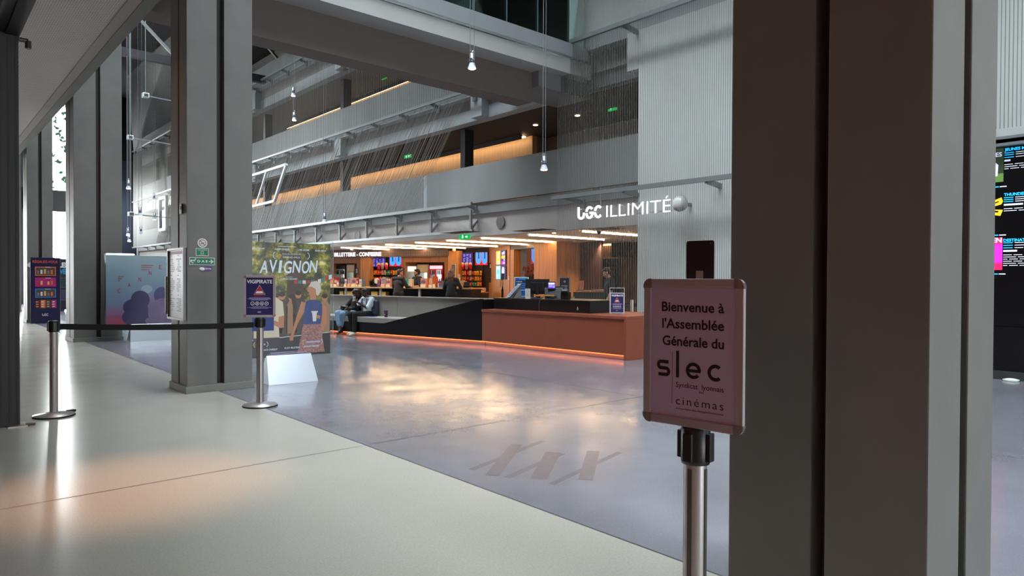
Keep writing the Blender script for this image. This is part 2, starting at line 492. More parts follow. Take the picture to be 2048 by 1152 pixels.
# far end: bright window with wire mesh, beside a dark blue wall
struct('wall_end', MB().box(2.3, 4.5, 44, 44.3, 0, 14), M_CONC)
struct('wall_end', MB().box(6.9, 8.75, 44, 44.3, 0, 14), M_CONC)
m = MB().box(8.75, 8.95, 44, 54, 0, 5.2).box(8.75, 8.95, 44, 54, 7.0, 14).box(8.75, 8.95, 44, 44.3, 0, 14)  # opening added out of view to let daylight onto the far balconies
for k in range(5): m.box(8.8, 8.9, 44.2 + k * 2.4, 44.3 + k * 2.4, 0, 14)
struct('return_light_gap', m, mat('end_return_dark', (58, 60, 66), .7), 'end wall return with an unseen opening added to light the balconies')
struct('wall_end', MB().box(4.5, 6.9, 44, 44.3, 11.5, 14), M_CONC)
struct('wall_balcony_end', MB().box(12.0, 19, 53.0, 53.2, 0, 14), M_BAND0, 'pale end wall of the balconies')
M_BLUEW = mat('dark_blue_wall', (44, 50, 70), 0.7)
M_BLKW = mat('black_wall', (22, 21, 24), 0.8)
struct('wall_far', MB().box(9.4, 20, 54, 54.2, 0, 9.6, 0).box(9.4, 20, 54, 54.2, 9.6, 14, 1), [M_BLUEW, M_BLKW], 'dark blue wall at the far end of the hall')
m = MB().box(4.5, 6.9, 44.0, 44.2, 4.95, 6.1, 0)
for x in (4.55, 6.85): m.box(x - .06, x + .06, 44, 44.15, 0, 10, 1)
d = 0.62


def clipx(x0, sgn):
    z0, z1 = 0.1, 4.9
    zs = sorted((((4.55 - x0) / sgn) + .1, ((6.85 - x0) / sgn) + .1)); z0, z1 = max(z0, zs[0]), min(z1, zs[1])
    if z1 <= z0 + .05: return (99, 0, 0), (99, 0, 1)
    return (x0 + sgn * (z0 - .1), 44.22, z0), (x0 + sgn * (z1 - .1), 44.22, z1)


for i in range(-16, 24):                                              # diamond wire mesh on the lower half of the window
    x0 = 2.7 + i * d
    for sgn in (1, -1):
        a, b2 = clipx(x0, sgn)
        if min(a[0], b2[0]) > -9 and max(a[0], b2[0]) < 14: m.bar(a, b2, .035, .02, 1)
struct('window_3', m, [M_CONC, mat('mesh_grey', (120, 124, 130), .5)], 'bright end window behind wire mesh')
# climbing plant over the upper half of that window
random.seed(3); m = MB()
for i in range(420):
    x = random.uniform(4.6, 6.6); z = random.uniform(6.3, 11.2); s = random.uniform(.06, .16); y = random.uniform(44.5, 44.9)
    if abs(math.sin(x * 5 + z * 1.7)) < .55:
        a = random.uniform(0, 3.1); dx, dz = s * math.cos(a), s * math.sin(a)
        m.face([(x - dx, y, z - dz), (x + dz * .6, y + .05, z - dx * .6), (x + dx, y, z + dz), (x - dz * .6, y - .05, z + dx * .6)])
m.tube([(5.6, 44.7, 0), (5.7, 44.75, 3), (5.5, 44.7, 6), (5.6, 44.72, 11)], .03)
stuff('foliage', m, mat('leaf_green', (60, 100, 72), .6), 'green climbing leaves against the bright end window', 'plant')

# ---- the long far side: three storeys of parapets at X = 12
XF = 12.0
M_PAR = mat('parapet_concrete', (122, 124, 124), 0.62, var=0.09, vscale=1.4, bump=0.05, bscale=18, stretch=(1, 1, 0.4))
M_BAND = mat('slab_band_pale', (160, 165, 168), 0.6, var=0.05, vscale=2)
M_PELM = mat('pelmet_pale', (176, 170, 166), 0.7, var=0.03, vscale=2)
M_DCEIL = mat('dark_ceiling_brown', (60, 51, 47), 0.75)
M_INT = mat('interior_grey', (132, 126, 122), 0.8)
YE = 53.0
struct('wall_parapet', MB().box(XF, XF + .14, 17.75, YE, 3.53, 4.59), M_PAR, 'concrete parapet of the first balcony, left of its pale joint')
struct('wall_parapet', MB().box(XF, XF + .14, 9.30, 17.55, 3.53, 4.59), M_PAR, 'concrete parapet of the first balcony, right of its pale joint')
struct('trim_1', MB().box(XF + .01, XF + .12, 17.55, 17.75, 3.50, 4.57), M_BAND, 'pale joint strip in the first balcony parapet')
struct('wall_parapet', MB().box(XF, XF + .14, 11.4, YE, 6.62, 7.63), M_PAR, 'concrete parapet of the second balcony')
struct('wall_parapet', MB().box(XF, XF + .14, -18, 11.4, 7.15, 9.4), mat('white_plaster', (196, 202, 200), .7, var=.03), 'pale upper parapet above the string curtain')
struct('wall_parapet', MB().box(XF, XF + .14, 11.4, YE, 10.08, 10.9), M_PAR, 'concrete parapet of the third balcony')
struct('slab', MB().box(XF + .06, XF + .5, 9.3, YE, 3.22, 3.5, 0).box(XF + .3, 19, -10, YE, 2.95, 3.5, 1), [M_PAR, M_INT], 'first floor slab')
struct('trim_2', MB().box(XF + .14, XF + .3, 9.3, YE, 2.60, 3.24), M_PELM, 'pale pelmet over the foyer carrying round loudspeakers')
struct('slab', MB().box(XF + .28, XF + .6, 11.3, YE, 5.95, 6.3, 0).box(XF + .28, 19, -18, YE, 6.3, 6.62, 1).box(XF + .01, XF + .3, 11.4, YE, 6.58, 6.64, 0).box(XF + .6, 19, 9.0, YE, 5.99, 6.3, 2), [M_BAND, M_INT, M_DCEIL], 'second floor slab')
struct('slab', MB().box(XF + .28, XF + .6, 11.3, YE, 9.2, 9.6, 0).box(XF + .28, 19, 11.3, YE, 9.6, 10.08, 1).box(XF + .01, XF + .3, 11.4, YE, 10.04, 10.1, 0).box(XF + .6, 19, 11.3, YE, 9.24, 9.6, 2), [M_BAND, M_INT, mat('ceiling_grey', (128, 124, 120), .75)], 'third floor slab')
struct('trim_3', MB().box(XF, XF + .3, -18, 11.4, 6.76, 7.16), M_BAND, 'pale slab edge over the string curtain')
struct('trim_4', MB().box(XF + .35, XF + .6, 9.0, 11.3, 5.95, 6.3), mat('slab_edge_grey', (104, 104, 104), .7), 'grey slab edge behind the string curtain')  # darker grey than the slab band beside it
for z0, z1 in ((6.38, 6.62), (9.62, 10.06)):                       # little white blocks under the parapets
    for y in (14.9, 23.2, 31.5, 39.8):
        struct('trim_5', MB().box(XF + .02, XF + .34, y, y + .5, z0 - .42, z1), M_BAND)
for y in (16.4, 24.4, 32.4): struct('trim_6', MB().box(XF + .35, XF + .5, y, y + .8, 2.75, 3.3), M_PELM)
# white wall with the string curtain in front
M_WHITE = mat('white_wall', (203, 208, 206), 0.7, var=0.03, vscale=1.2)
struct('wall_right', MB().box(11.86, 12.06, -18, 9.30, 0, 6.78).box(11.86, 12.06, 9.30, 9.62, 5.95, 6.78), M_WHITE, 'white wall behind the string curtain at the right')
# wood lined back walls of the balconies, lit by a light cove
def wood_mat(name, c, rough=0.45, dark=0.25, scale=(18, 18, 1.0), gloss=0.4):
    m = bpy.data.materials.new(name); m.use_nodes = True; nt = m.node_tree; b = nt.nodes['Principled BSDF']
    tc = nt.nodes.new('ShaderNodeTexCoord'); mp = nt.nodes.new('ShaderNodeMapping'); mp.inputs['Scale'].default_value = scale
    n = nt.nodes.new('ShaderNodeTexNoise'); n.inputs['Scale'].default_value = 1.0; n.inputs['Detail'].default_value = 6; n.inputs['Distortion'].default_value = 0.6
    rp = nt.nodes.new('ShaderNodeValToRGB'); c = lin(c)
    rp.color_ramp.elements[0].position = 0.3; rp.color_ramp.elements[1].position = 0.7
    rp.color_ramp.elements[0].color = (*[v * (1 - dark) for v in c], 1); rp.color_ramp.elements[1].color = (*[min(1, v * (1 + dark * .6)) for v in c], 1)
    nt.links.new(tc.outputs['Object'], mp.inputs[0]); nt.links.new(mp.outputs[0], n.inputs['Vector']); nt.links.new(n.outputs[0], rp.inputs[0])
    nt.links.new(rp.outputs[0], b.inputs['Base Color']); b.inputs['Roughness'].default_value = rough
    b.inputs['Specular IOR Level'].default_value = gloss
    return m


M_WOOD = wood_mat('oak_veneer', (182, 126, 76))
M_WOODB = wood_mat('balcony_wood', (216, 180, 134), 0.5, .14)
M_COVE = emit('cove_light', (255, 214, 165), 9)
M_STEELB = mat('blue_black_steel', (44, 48, 54), 0.45)
struct('wall_wood', MB().box(15.0, 15.2, 16.0, YE, 3.5, 5.99), M_WOODB, 'glowing wood wall of the first balcony')
struct('wall_wood', MB().box(15.0, 15.2, 20.3, 34.6, 6.62, 9.24), M_WOODB, 'wood wall of the second balcony')
struct('wall_inner', MB().box(15.2, 15.4, 16.1, YE, 3.5, 13.9, 0).box(15.6, 15.8, -10, 16.1, 3.5, 13.9, 0).box(15.2, 15.8, 16.0, 16.2, 3.5, 13.9), M_INT)
for nm, z, ya, yb, lab in (('first', 5.93, 16.1, 46.0, 'warm light cove along the wood wall of the first balcony'), ('second', 9.18, 20.4, 34.4, 'thin warm light cove along the second balcony')):
    o = MB().box(14.72, 14.80, ya, yb, z - .02, z + .02).build('light_cove', M_COVE); tag(o, lab, 'light')
    struct('trim_11', MB().box(14.60, 14.64, ya, yb, z - .09, z + .055), M_DCEIL)  # board added to keep the cove light off the ceiling
for X, Z0, Z1, pxs, lab in ((13.0, 3.5, 5.99, ((691, 350), (934, 292), (535, 375)), 'first'), (13.0, 6.62, 9.24, ((692, 180), (536, 245)), 'second')):
    for (px, py) in pxs:
        p = onX(px, py, X)
        struct('column', MB().obox((X, p.y, (Z0 + Z1) / 2), (.34, .22, Z1 - Z0)), M_STEELB, 'dark slim column on the %s balcony' % lab)
for px, py in ((758, 370),):                                        # dark opening in the wood wall
    p = onX(758, 375, 14.98); q = onX(694, 375, 14.98)
    struct('window_4', MB().box(14.95, 14.99, p.y - .9, q.y - 1.2, 3.6, 4.95), M_BLKW)

# ---- bridge across the hall
YB = 10.9
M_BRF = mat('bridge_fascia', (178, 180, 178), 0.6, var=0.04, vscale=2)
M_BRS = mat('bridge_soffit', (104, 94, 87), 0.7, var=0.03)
M_ALU = mat('brushed_aluminium', (168, 174, 178), 0.4, metal=0.35)
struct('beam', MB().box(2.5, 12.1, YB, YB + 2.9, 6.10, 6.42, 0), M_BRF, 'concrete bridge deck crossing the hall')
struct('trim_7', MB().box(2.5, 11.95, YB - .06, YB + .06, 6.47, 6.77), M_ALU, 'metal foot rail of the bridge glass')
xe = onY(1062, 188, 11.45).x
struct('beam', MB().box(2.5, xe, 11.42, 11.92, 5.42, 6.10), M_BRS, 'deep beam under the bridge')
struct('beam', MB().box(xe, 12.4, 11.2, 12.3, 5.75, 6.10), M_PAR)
M_GLASS = glass_mat('balustrade_glass', (190, 214, 212))
g = thing('glass_balustrade', 'clear glass balustrade along the bridge', 'balustrade', (2.5, YB, 6.77))
xs = [2.5] + [onY(px, 20, YB).x for px in (640, 760, 872, 945, 1013, 1075)] + [11.4]
for a, b in zip(xs[:-1], xs[1:]):
    MB().box(a - 2.5 + .008, b - 2.5 - .008, -.008, .008, 0, 1.25).build('pane', M_GLASS, g)
    MB().box(b - 2.5 - .008, b - 2.5 + .008, -.014, .014, 0, 1.25).build('joint', mat('joint_grey', (120, 140, 140), .4), g)
struct('trim_8', MB().box(11.35, 11.8, YB - .05, YB + .5, 6.77, 8.6), mat('pale_teal_panel', (170, 196, 194), .5), 'pale end post of the bridge')
# roof trusses seen beyond the low ceiling
M_TRUSS = mat('truss_black', (24, 25, 30), 0.5)
M_CATW = mat('catwalk_grey', (190, 190, 192), 0.4, metal=.3)
for i, (y, z0) in enumerate(((22.0, 9.2), (30.0, 10.0))):
    t = thing('roof_truss', 'nearer black roof truss beyond the low ceiling' if i == 0 else 'farther black roof truss beyond the low ceiling', 'truss', (2.5, y, z0)); t['kind'] = 'structure'
    MB().box(0, 9.4, -.12, .12, 0, .32).build('chord', M_TRUSS, t)
    MB().box(0, 9.4, -.12, .12, 2.5, 2.8).build('chord', M_TRUSS, t)
    for k in range(4):
        MB().box(.6 + k * 2.6, .8 + k * 2.6, -.1, .1, .3, 2.55).build('post', M_TRUSS, t)
        MB().bar((.8 + k * 2.6, 0, 2.5), (3.1 + k * 2.6, 0, .35), .1, .1).build('brace', mat('brace_grey', (96, 98, 100), .5), t)
t = thing('catwalk', 'pale metal cable ladder under the dark roof', 'catwalk', (4.3, 17.0, 9.9))
for s in (0, .5): MB().bar((s, 0, 0), (s + 2.6, 8, 0), .06, .12).build('rail', M_CATW, t)
for k in range(12): MB().bar((.02 + k * .22, .1 + k * .68, .05), (.55 + k * .22, .1 + k * .68, .05), .07, .05).build('rung', M_CATW, t)

# ================================================================== FOREGROUND THINGS
M_STEEL = mat('satin_steel', (180, 176, 174), 0.4, metal=0.75)
M_STEELD = mat('satin_steel_groove', (120, 116, 114), 0.35, metal=0.9)
M_BLACK = mat('black_plastic', (17, 17, 18), 0.42)
M_RUBBER = mat('black_rubber', (14, 14, 14), 0.7)
M_BELT = mat('black_webbing', (15, 15, 17), 0.8, bump=0.2, bscale=300)
M_SNAP = mat('snap_frame_aluminium', (176, 172, 178), 0.38, metal=0.35)
M_CORNER = mat('polished_frame_corner', (190, 186, 188), 0.15, metal=0.8)
M_PAPER = mat('lilac_paper', (186, 172, 206), 0.5)
M_INK = mat('black_ink', (22, 20, 24), 0.6)
M_WINK = mat('white_ink', (232, 232, 236), 0.6)
M_NAVY = mat('navy_print', (34, 30, 84), 0.5)
M_REDP = mat('red_print', (206, 34, 44), 0.5)
M_DRED = mat('dark_red_print', (120, 26, 56), 0.5)
M_LAV = mat('pale_lavender_print', (170, 165, 205), 0.6)
M_WIRE = mat('steel_cable', (150, 152, 154), 0.4, metal=0.6)


def rrect(x0, x1, z0, z1, r, n=6):
    p = []
    for cx, cz, a in ((x1 - r, z0 + r, -90), (x1 - r, z1 - r, 0), (x0 + r, z1 - r, 90), (x0 + r, z0 + r, 180)):
        for k in range(n + 1):
            t = R(a + 90 * k / n); p.append((cx + r * math.cos(t), cz + r * math.sin(t)))
    return p


def ring_prism(m, outer, inner, y0, y1, mi=0):
    n = len(outer)
    v = [(a, y0, b) for a, b in outer] + [(a, y0, b) for a, b in inner] + [(a, y1, b) for a, b in outer] + [(a, y1, b) for a, b in inner]
    fs = []
    for k in range(n):
        j = (k + 1) % n
        fs += [(k, j, n + j, n + k), (2 * n + k, 3 * n + k, 3 * n + j, 2 * n + j), (k, 2 * n + k, 2 * n + j, j), (n + k, n + j, 3 * n + j, 3 * n + k)]
    m.raw(v, fs, mi)


def snap_frame(parent, w, h, z0, fr=0.026, y=0.0):
    """rounded aluminium snap frame with polished corners, standing on z0, facing -Y, front at y"""
    m = MB()
    ring_prism(m, rrect(-w / 2, w / 2, z0, z0 + h, .022), rrect(-w / 2 + fr, w / 2 - fr, z0 + fr, z0 + h - fr, .003), y, y + .016)
    m.build('frame', M_SNAP, parent, bevel=0.003)
    for sx in (-1, 1):
        for sz in (0, 1):
            c = MB(); x1 = sx * w / 2; zz = z0 + sz * h; n = 6; r = .024
            cx = x1 - sx * r; cz = zz + (r if sz == 0 else -r)
            pts = [(x1 - sx * (fr + .006), cz if False else (zz + (fr if sz == 0 else -fr)))]
            poly = [(cx + sx * r * math.sin(R(90 * k / n)) * 1.03, cz + (-1 if sz == 0 else 1) * r * math.cos(R(90 * k / n)) * 1.03) for k in range(n + 1)]
            poly += [(x1, zz + (fr if sz == 0 else -fr) * 1.1), (x1 - sx * fr * 1.0, zz + (fr if sz == 0 else -fr) * 1.1), (x1 - sx * fr * 1.1, zz + (fr if sz == 0 else -fr)), (x1 - sx * fr * 1.1, zz)]
            c.prism(poly, .0185, 'y', y - .0015); c.build('corner', M_CORNER, parent)
    MB().box(-w / 2 + .012, w / 2 - .012, y + .006, y + .014, z0 + .012, z0 + h - .012).build('backing', mat('frame_back', (110, 110, 112), .5), parent)


def stanchion_body(t, h, slot=True):
    MB().lathe([(0.0, 0), (.18, 0), (.182, .006), (.18, .014)]).build('rubber_ring', M_RUBBER, t)
    MB().lathe([(.178, .012), (.176, .02), (.06, .036), (.045, .042), (.0, .042)], n=36).build('base', M_STEEL, t)
    m = MB().cyl((0, 0, .03), (0, 0, h - .1), .034, n=28)
    for a in (0, 90, 180, 270):
        m.obox((.0345 * math.cos(R(a)), .0345 * math.sin(R(a)), h / 2 - .04), (.003, .014, h - .17), R(a), 1)
    m.build('pole', [M_STEEL, M_STEELD], t)
    c = MB().lathe([(.0, h - .112), (.042, h - .112), (.044, h - .10), (.044, h - .006), (.038, h), (0, h)], n=28)
    c.build('belt_head', M_BLACK, t)
    for a in (0, 90, 180, 270):
        MB().obox((.048 * math.cos(R(a)), .048 * math.sin(R(a)), h - .058), (.014, .03, .085), R(a)).build('clip', M_BLACK, t, bevel=.003)


def vigi_art(m, w, h, z0, y=-0.0006):
    """mats: 0 navy 1 white 2 red 3 dark red 4 lavender"""
    m.rect(-w / 2, w / 2, z0, z0 + h, y, 0)
    y2 = y - .0006
    m.text('VIGIPIRATE', 0, z0 + h * .845, h * .095, 1, y2, 'C', w * .92, bold=.028)
    tz, tb, hw = z0 + h * .80, z0 + h * .55, w * .21
    m.flat([(-hw, tb), (hw, tb), (0, tz)], y2, 1)
    m.flat([(-hw * .94, tb + h * .008), (hw * .94, tb + h * .008), (0, tz - h * .016)], y2 - .0004, 0)
    m.flat([(-hw * .80, tb + h * .02), (hw * .80, tb + h * .02), (0, tz - h * .04)], y2 - .0008, 2)
    m.flat([(-hw * .66, tb + h * .03), (hw * .66, tb + h * .03), (hw * .46, tb + h * .085), (-hw * .46, tb + h * .085)], y2 - .0012, 1)
    m.rect(-hw * 1.0, hw * 1.0, tb - h * .055, tb - h * .01, y2, 3)
    for i, (ww, zz) in enumerate(((.74, .455), (.84, .425), (.60, .398))): m.rect(-w * ww / 2, w * ww / 2, z0 + h * zz, z0 + h * (zz + .013), y2, 4)
    for k in range(4):
        cx = -w * .255 + k * w * .17; cz = z0 + h * .31
        m.ring(cx, cz, w * .055, w * .072, y2, 1, 18)
        if k == 0: m.flat([(cx - w * .03, cz - w * .01), (cx - w * .005, cz - w * .035), (cx + w * .04, cz + w * .03), (cx - w * .003, cz - w * .012)], y2, 1)
        if k == 1:
            for j in (-1, 0, 1): m.rect(cx - w * .028, cx + w * .028, cz + j * w * .02 - w * .006, cz + j * w * .02 + w * .006, y2, 1)
        if k == 2: m.flat([(cx - w * .02, cz - w * .03), (cx + w * .02, cz - w * .03), (cx + w * .02, cz + w * .01), (cx, cz + w * .035), (cx - w * .02, cz + w * .01)], y2, 1)
        if k == 3: m.flat([(cx - w * .03, cz - w * .03), (cx + w * .012, cz - w * .005), (cx + w * .03, cz + w * .035), (cx - w * .012, cz + w * .012)], y2, 1)
    for ww, zz in ((.50, .225), (.88, .20), (.62, .178)): m.rect(-w * ww / 2, w * ww / 2, z0 + h * zz, z0 + h * (zz + .009), y2, 4)
    ugc(m, 0, z0 + h * .065, h * .042, 1, y2)


def earc(m, cx, cz, rx, rz, t, a0, a1, y, mi, n=16):
    for k in range(n):
        p = []
        for a in (R(a0 + (a1 - a0) * k / n), R(a0 + (a1 - a0) * (k + 1) / n)):
            p.append(((cx + (rx - t) * math.cos(a), y, cz + (rz - t) * math.sin(a)), (cx + rx * math.cos(a), y, cz + rz * math.sin(a))))
        m.face([p[0][0], p[0][1], p[1][1], p[1][0]], mi)


def ugc(m, cx, z, h, mi, y, th=.16):
    """the cinema's three joined rounded letters, h tall, centred on cx"""
    t = h * th; x = cx - 1.05 * h
    m.rect(x, x + t, z + .34 * h, z + h, y, mi); earc(m, x + .31 * h, z + .34 * h, .31 * h, .34 * h, t, 180, 360, y, mi); m.rect(x + .62 * h - t, x + .62 * h, z + .34 * h, z + .52 * h, y, mi)
    c = x + 1.02 * h
    earc(m, c, z + h / 2, .34 * h, h / 2, t, 38, 170, y, mi); earc(m, c, z + h / 2, .34 * h, h / 2, t, 186, 350, y, mi); m.rect(c + .02 * h, c + .34 * h, z + .40 * h, z + .40 * h + t * .9, y, mi)
    c = x + 1.76 * h
    earc(m, c, z + h / 2, .35 * h, h / 2, t, 42, 168, y, mi); earc(m, c, z + h / 2, .35 * h, h / 2, t, 184, 320, y, mi)
    return m


# ---- near sign stand: the pink-looking assembly notice
t = thing('sign_stand', 'belt post in front of the big column, framed lilac welcome sheet on top', 'sign stand', (1.80, 1.185, 0), R(-84.4))
stanchion_body(t, .925)
snap_frame(t, .33, .45, .925, y=-.035)
MB().box(-.03, .03, -.02, -.003, .90, 1.0).build('holder', M_BLACK, t)
MB().rect(-.142, .142, .949, 1.351, -.0295).build('sheet', M_PAPER, t)
m = MB(); y = -.0303; H = .45; Wd = .33
U = lambda u: -Wd / 2 + u * Wd
V = lambda v: 1.375 - v * H
for s_, v, u0, hh in (('Bienvenue à', .222, .19, .030), ("l'Assemblée", .337, .195, .030), ('Générale du', .455, .20, .030)):
    m.text(s_, U(.815), V(v), hh, 0, y, 'R', Wd * (.815 - u0), bold=.022)
# the four big letters
z = V(.672); hx = .050; tk = .0105
def arc(cx, cz, r, a0, a1, tk=tk, n=20): m.ring(cx, cz, r - tk, r, y, 0, n, a0, a1)
xs_ = U(.158); q = hx * .62
m.rect(xs_, xs_ + q * .85, z, z + tk, y, 0).rect(xs_ + q * .25, xs_ + q * .85, z + hx * .5 - tk / 2, z + hx * .5 + tk / 2, y, 0).rect(xs_ + q * .25, xs_ + q * 1.15, z + hx - tk, z + hx, y, 0)
rr = hx / 4 + tk / 4
arc(xs_ + q * .25 + .002, z + hx - rr, rr, 90, 270); arc(xs_ + q * .85, z + rr, rr, -90, 90)
m.rect(U(.345), U(.345) + tk * .95, z, z + .082, y, 0)
r_ = hx / 2; cx = U(.445) + r_; arc(cx, z + r_, r_, 0, 320, n=28); m.rect(cx - r_ + .002, cx + r_ - .001, z + r_ - tk / 2, z + r_ + tk / 2 - .001, y, 0)
cx = U(.66) + r_; arc(cx, z + r_, r_, 48, 312, n=26)
m.rect(U(.302), U(.306), V(.853), V(.50), y, 1)
m.text('Syndicat  lyonnais', U(.815), V(.737), .0165, 0, y, 'R', Wd * .47, bold=.0)
m.text('des', U(.60), V(.762), .007, 0, y, 'C', None, bold=.01, space=1.3)
m.text('cinémas', U(.815), V(.855), .026, 0, y, 'R', Wd * .47, space=1.25, bold=-.004)
m.text('Auvergne-Rhône-Alpes, Bourgogne-Franche-Comté', U(.815), V(.888), .006, 0, y, 'R', Wd * .47)
m.build('lettering', [M_INK, mat('plum_ink', (96, 40, 66), .6)], t)
m = MB(); m.prism(rrect(-.046, .046, 1.372, 1.492, .007), .004, 'y', .018); m.build('back_plate', mat('black_plate', (24, 26, 28), .45), t)
for sx in (-1, 1): MB().cyl((sx * .039, .0125, 1.483), (sx * .039, .0105, 1.483), .0022, n=8).build('rivet', M_CHROME, t)
MB().box(-.012, .012, .017, .024, 1.30, 1.40).build('plate_bracket', M_STEEL, t)
# ---- middle stand with the belt and the security notice
t = thing('sign_stand', 'belt post beside the grey column with a navy VIGIPIRATE notice on top', 'sign stand', (2.83, 7.28, 0), R(-34))
stanchion_body(t, .955)
snap_frame(t, .33, .45, .955, y=-.03)
MB().box(-.03, .03, -.015, .0, .93, 1.05).build('holder', M_BLACK, t)
m = MB(); vigi_art(m, .285, .405, .9775, -.0245)
m.build('notice', [M_NAVY, M_WINK, M_REDP, M_DRED, M_LAV], t)
# ---- left post
t = thing('barrier_post', 'plain steel belt post at the left, near the dark door frame', 'barrier post', (1.075, 8.05, 0), R(5))
stanchion_body(t, .945)
MB().obox((.165, .075, .02), (.07, .05, .022), R(25)).build('base_tab', M_RUBBER, t)
p0, p1 = Vector((1.075, 8.05, 0)), Vector((2.83, 7.28, 0)); d = (p1 - p0).normalized()
m = MB(); n = 12; a0, a1 = p0 + d * .055, p1 - d * .062
for k in range(n):
    u0, u1 = k / n, (k + 1) / n; sag = lambda u: .016 * 4 * u * (1 - u)
    A, B = a0.lerp(a1, u0), a0.lerp(a1, u1); zt = lambda u: .915 - .012 * u - sag(u)
    for off in (0, ):
        nrm = Vector((-d.y, d.x, 0)) * .001
        m.raw([A - nrm + Vector((0, 0, zt(u0) - .058)), B - nrm + Vector((0, 0, zt(u1) - .058)), B - nrm + Vector((0, 0, zt(u1))), A - nrm + Vector((0, 0, zt(u0))),
               A + nrm + Vector((0, 0, zt(u0) - .058)), B + nrm + Vector((0, 0, zt(u1) - .058)), B + nrm + Vector((0, 0, zt(u1))), A + nrm + Vector((0, 0, zt(u0)))],
              [(0, 1, 2, 3), (7, 6, 5, 4), (3, 2, 6, 7), (0, 4, 5, 1)])
tag(m.build('barrier_belt', M_BELT), 'black belt stretched between the two steel posts at the left', 'belt')

# ---- poster stands: clear panel standing in an aluminium wedge
M_ACRYL = glass_mat('clear_acrylic', (240, 246, 246))
M_WEDGE = mat('wedge_aluminium', (196, 202, 212), 0.32, metal=0.75, bump=0.02, bscale=200)


def poster_stand(label, loc, rz, pw, ph, bw, px0=None):
    t = thing('poster_stand', label, 'poster stand', loc, rz)
    a = bw / 2; m = MB()
    m.raw([(-a - .03, -.20, .0), (a + .03, -.20, 0), (a + .03, .20, 0), (-a - .03, .20, 0), (-a, -.015, .36), (a, -.015, .36), (a, .015, .36), (-a, .015, .36)],
          [(0, 3, 2, 1), (4, 5, 6, 7), (0, 1, 5, 4), (1, 2, 6, 5), (2, 3, 7, 6), (3, 0, 4, 7)])
    m.build('wedge_base', M_WEDGE, t, bevel=.004)
    pn = MB(); ring = rrect(-pw / 2 if px0 is None else px0, pw / 2, .03, ph, .02)
    pn.prism(ring, .012, 'y', -.006); pn.build('clear_panel', M_ACRYL, t)
    return t


def gradient_print(name, stops, noise=0.0, nscale=3.0, z0=0.0, z1=1.0, diag=0.0, cells=None):
    """printed picture background: colour bands up the sheet broken by soft noise"""
    m = bpy.data.materials.new(name); m.use_nodes = True; nt = m.node_tree; b = nt.nodes['Principled BSDF']; b.inputs['Roughness'].default_value = .35
    tc = nt.nodes.new('ShaderNodeTexCoord'); sp = nt.nodes.new('ShaderNodeSeparateXYZ'); nt.links.new(tc.outputs['Object'], sp.inputs[0])
    mr = nt.nodes.new('ShaderNodeMapRange'); mr.inputs[1].default_value = z0; mr.inputs[2].default_value = z1
    nt.links.new(sp.outputs[2], mr.inputs[0]); src = mr.outputs[0]
    if diag:
        ma = nt.nodes.new('ShaderNodeMath'); ma.operation = 'MULTIPLY_ADD'; ma.inputs[1].default_value = diag
        nt.links.new(sp.outputs[0], ma.inputs[0]); nt.links.new(src, ma.inputs[2]); src = ma.outputs[0]
    if noise:
        n = nt.nodes.new('ShaderNodeTexNoise'); n.inputs['Scale'].default_value = nscale; n.inputs['Detail'].default_value = 6
        nt.links.new(tc.outputs['Object'], n.inputs['Vector'])
        ma = nt.nodes.new('ShaderNodeMath'); ma.operation = 'MULTIPLY_ADD'; ma.inputs[1].default_value = noise; 
        mb_ = nt.nodes.new('ShaderNodeMath'); mb_.operation = 'SUBTRACT'; mb_.inputs[1].default_value = .5
        nt.links.new(n.outputs[0], mb_.inputs[0]); nt.links.new(mb_.outputs[0], ma.inputs[0]); nt.links.new(src, ma.inputs[2]); src = ma.outputs[0]
    rp = nt.nodes.new('ShaderNodeValToRGB'); el = rp.color_ramp.elements
    while len(el) < len(stops): el.new(0.5)
    for e, (p, c) in zip(el, stops): e.position = p; e.color = (*lin(c), 1)
    nt.links.new(src, rp.inputs[0]); nt.links.new(rp.outputs[0], b.inputs['Base Color'])
    return m


def foliage_print(name):
    m = bpy.data.materials.new(name); m.use_nodes = True; nt = m.node_tree; b = nt.nodes['Principled BSDF']; b.inputs['Roughness'].default_value = .35
    tc = nt.nodes.new('ShaderNodeTexCoord'); n = nt.nodes.new('ShaderNodeTexNoise'); n.inputs['Scale'].default_value = 5.5; n.inputs['Detail'].default_value = 9
    n.inputs['Roughness'].default_value = .68; nt.links.new(tc.outputs['Object'], n.inputs['Vector'])
    rp = nt.nodes.new('ShaderNodeValToRGB'); el = rp.color_ramp.elements
    st = ((.36, (26, 28, 18)), (.46, (58, 60, 28)), (.52, (104, 102, 40)), (.58, (156, 146, 58)), (.66, (222, 212, 140)))
    while len(el) < len(st): el.new(.5)
    for e, (p, c) in zip(el, st): e.position = p; e.color = (*lin(c), 1)
    nt.links.new(n.outputs[0], rp.inputs[0])
    sp = nt.nodes.new('ShaderNodeSeparateXYZ'); nt.links.new(tc.outputs['Object'], sp.inputs[0])
    mr = nt.nodes.new('ShaderNodeMapRange'); mr.inputs[1].default_value = .55; mr.inputs[2].default_value = 1.15; nt.links.new(sp.outputs[2], mr.inputs[0])
    r2 = nt.nodes.new('ShaderNodeValToRGB'); e2 = r2.color_ramp.elements; e2.new(.5)
    for e, (p, c) in zip(e2, ((0, (38, 36, 42)), (.5, (92, 72, 58)), (1, (110, 100, 58)))): e.position = p; e.color = (*lin(c), 1)
    nt.links.new(mr.outputs[0], r2.inputs[0])
    mx = nt.nodes.new('ShaderNodeMix'); mx.data_type = 'RGBA'
    nt.links.new(mr.outputs[0], mx.inputs[0]); nt.links.new(r2.outputs[0], mx.inputs[6]); nt.links.new(rp.outputs[0], mx.inputs[7])
    nt.links.new(mx.outputs[2], b.inputs['Base Color'])
    return m


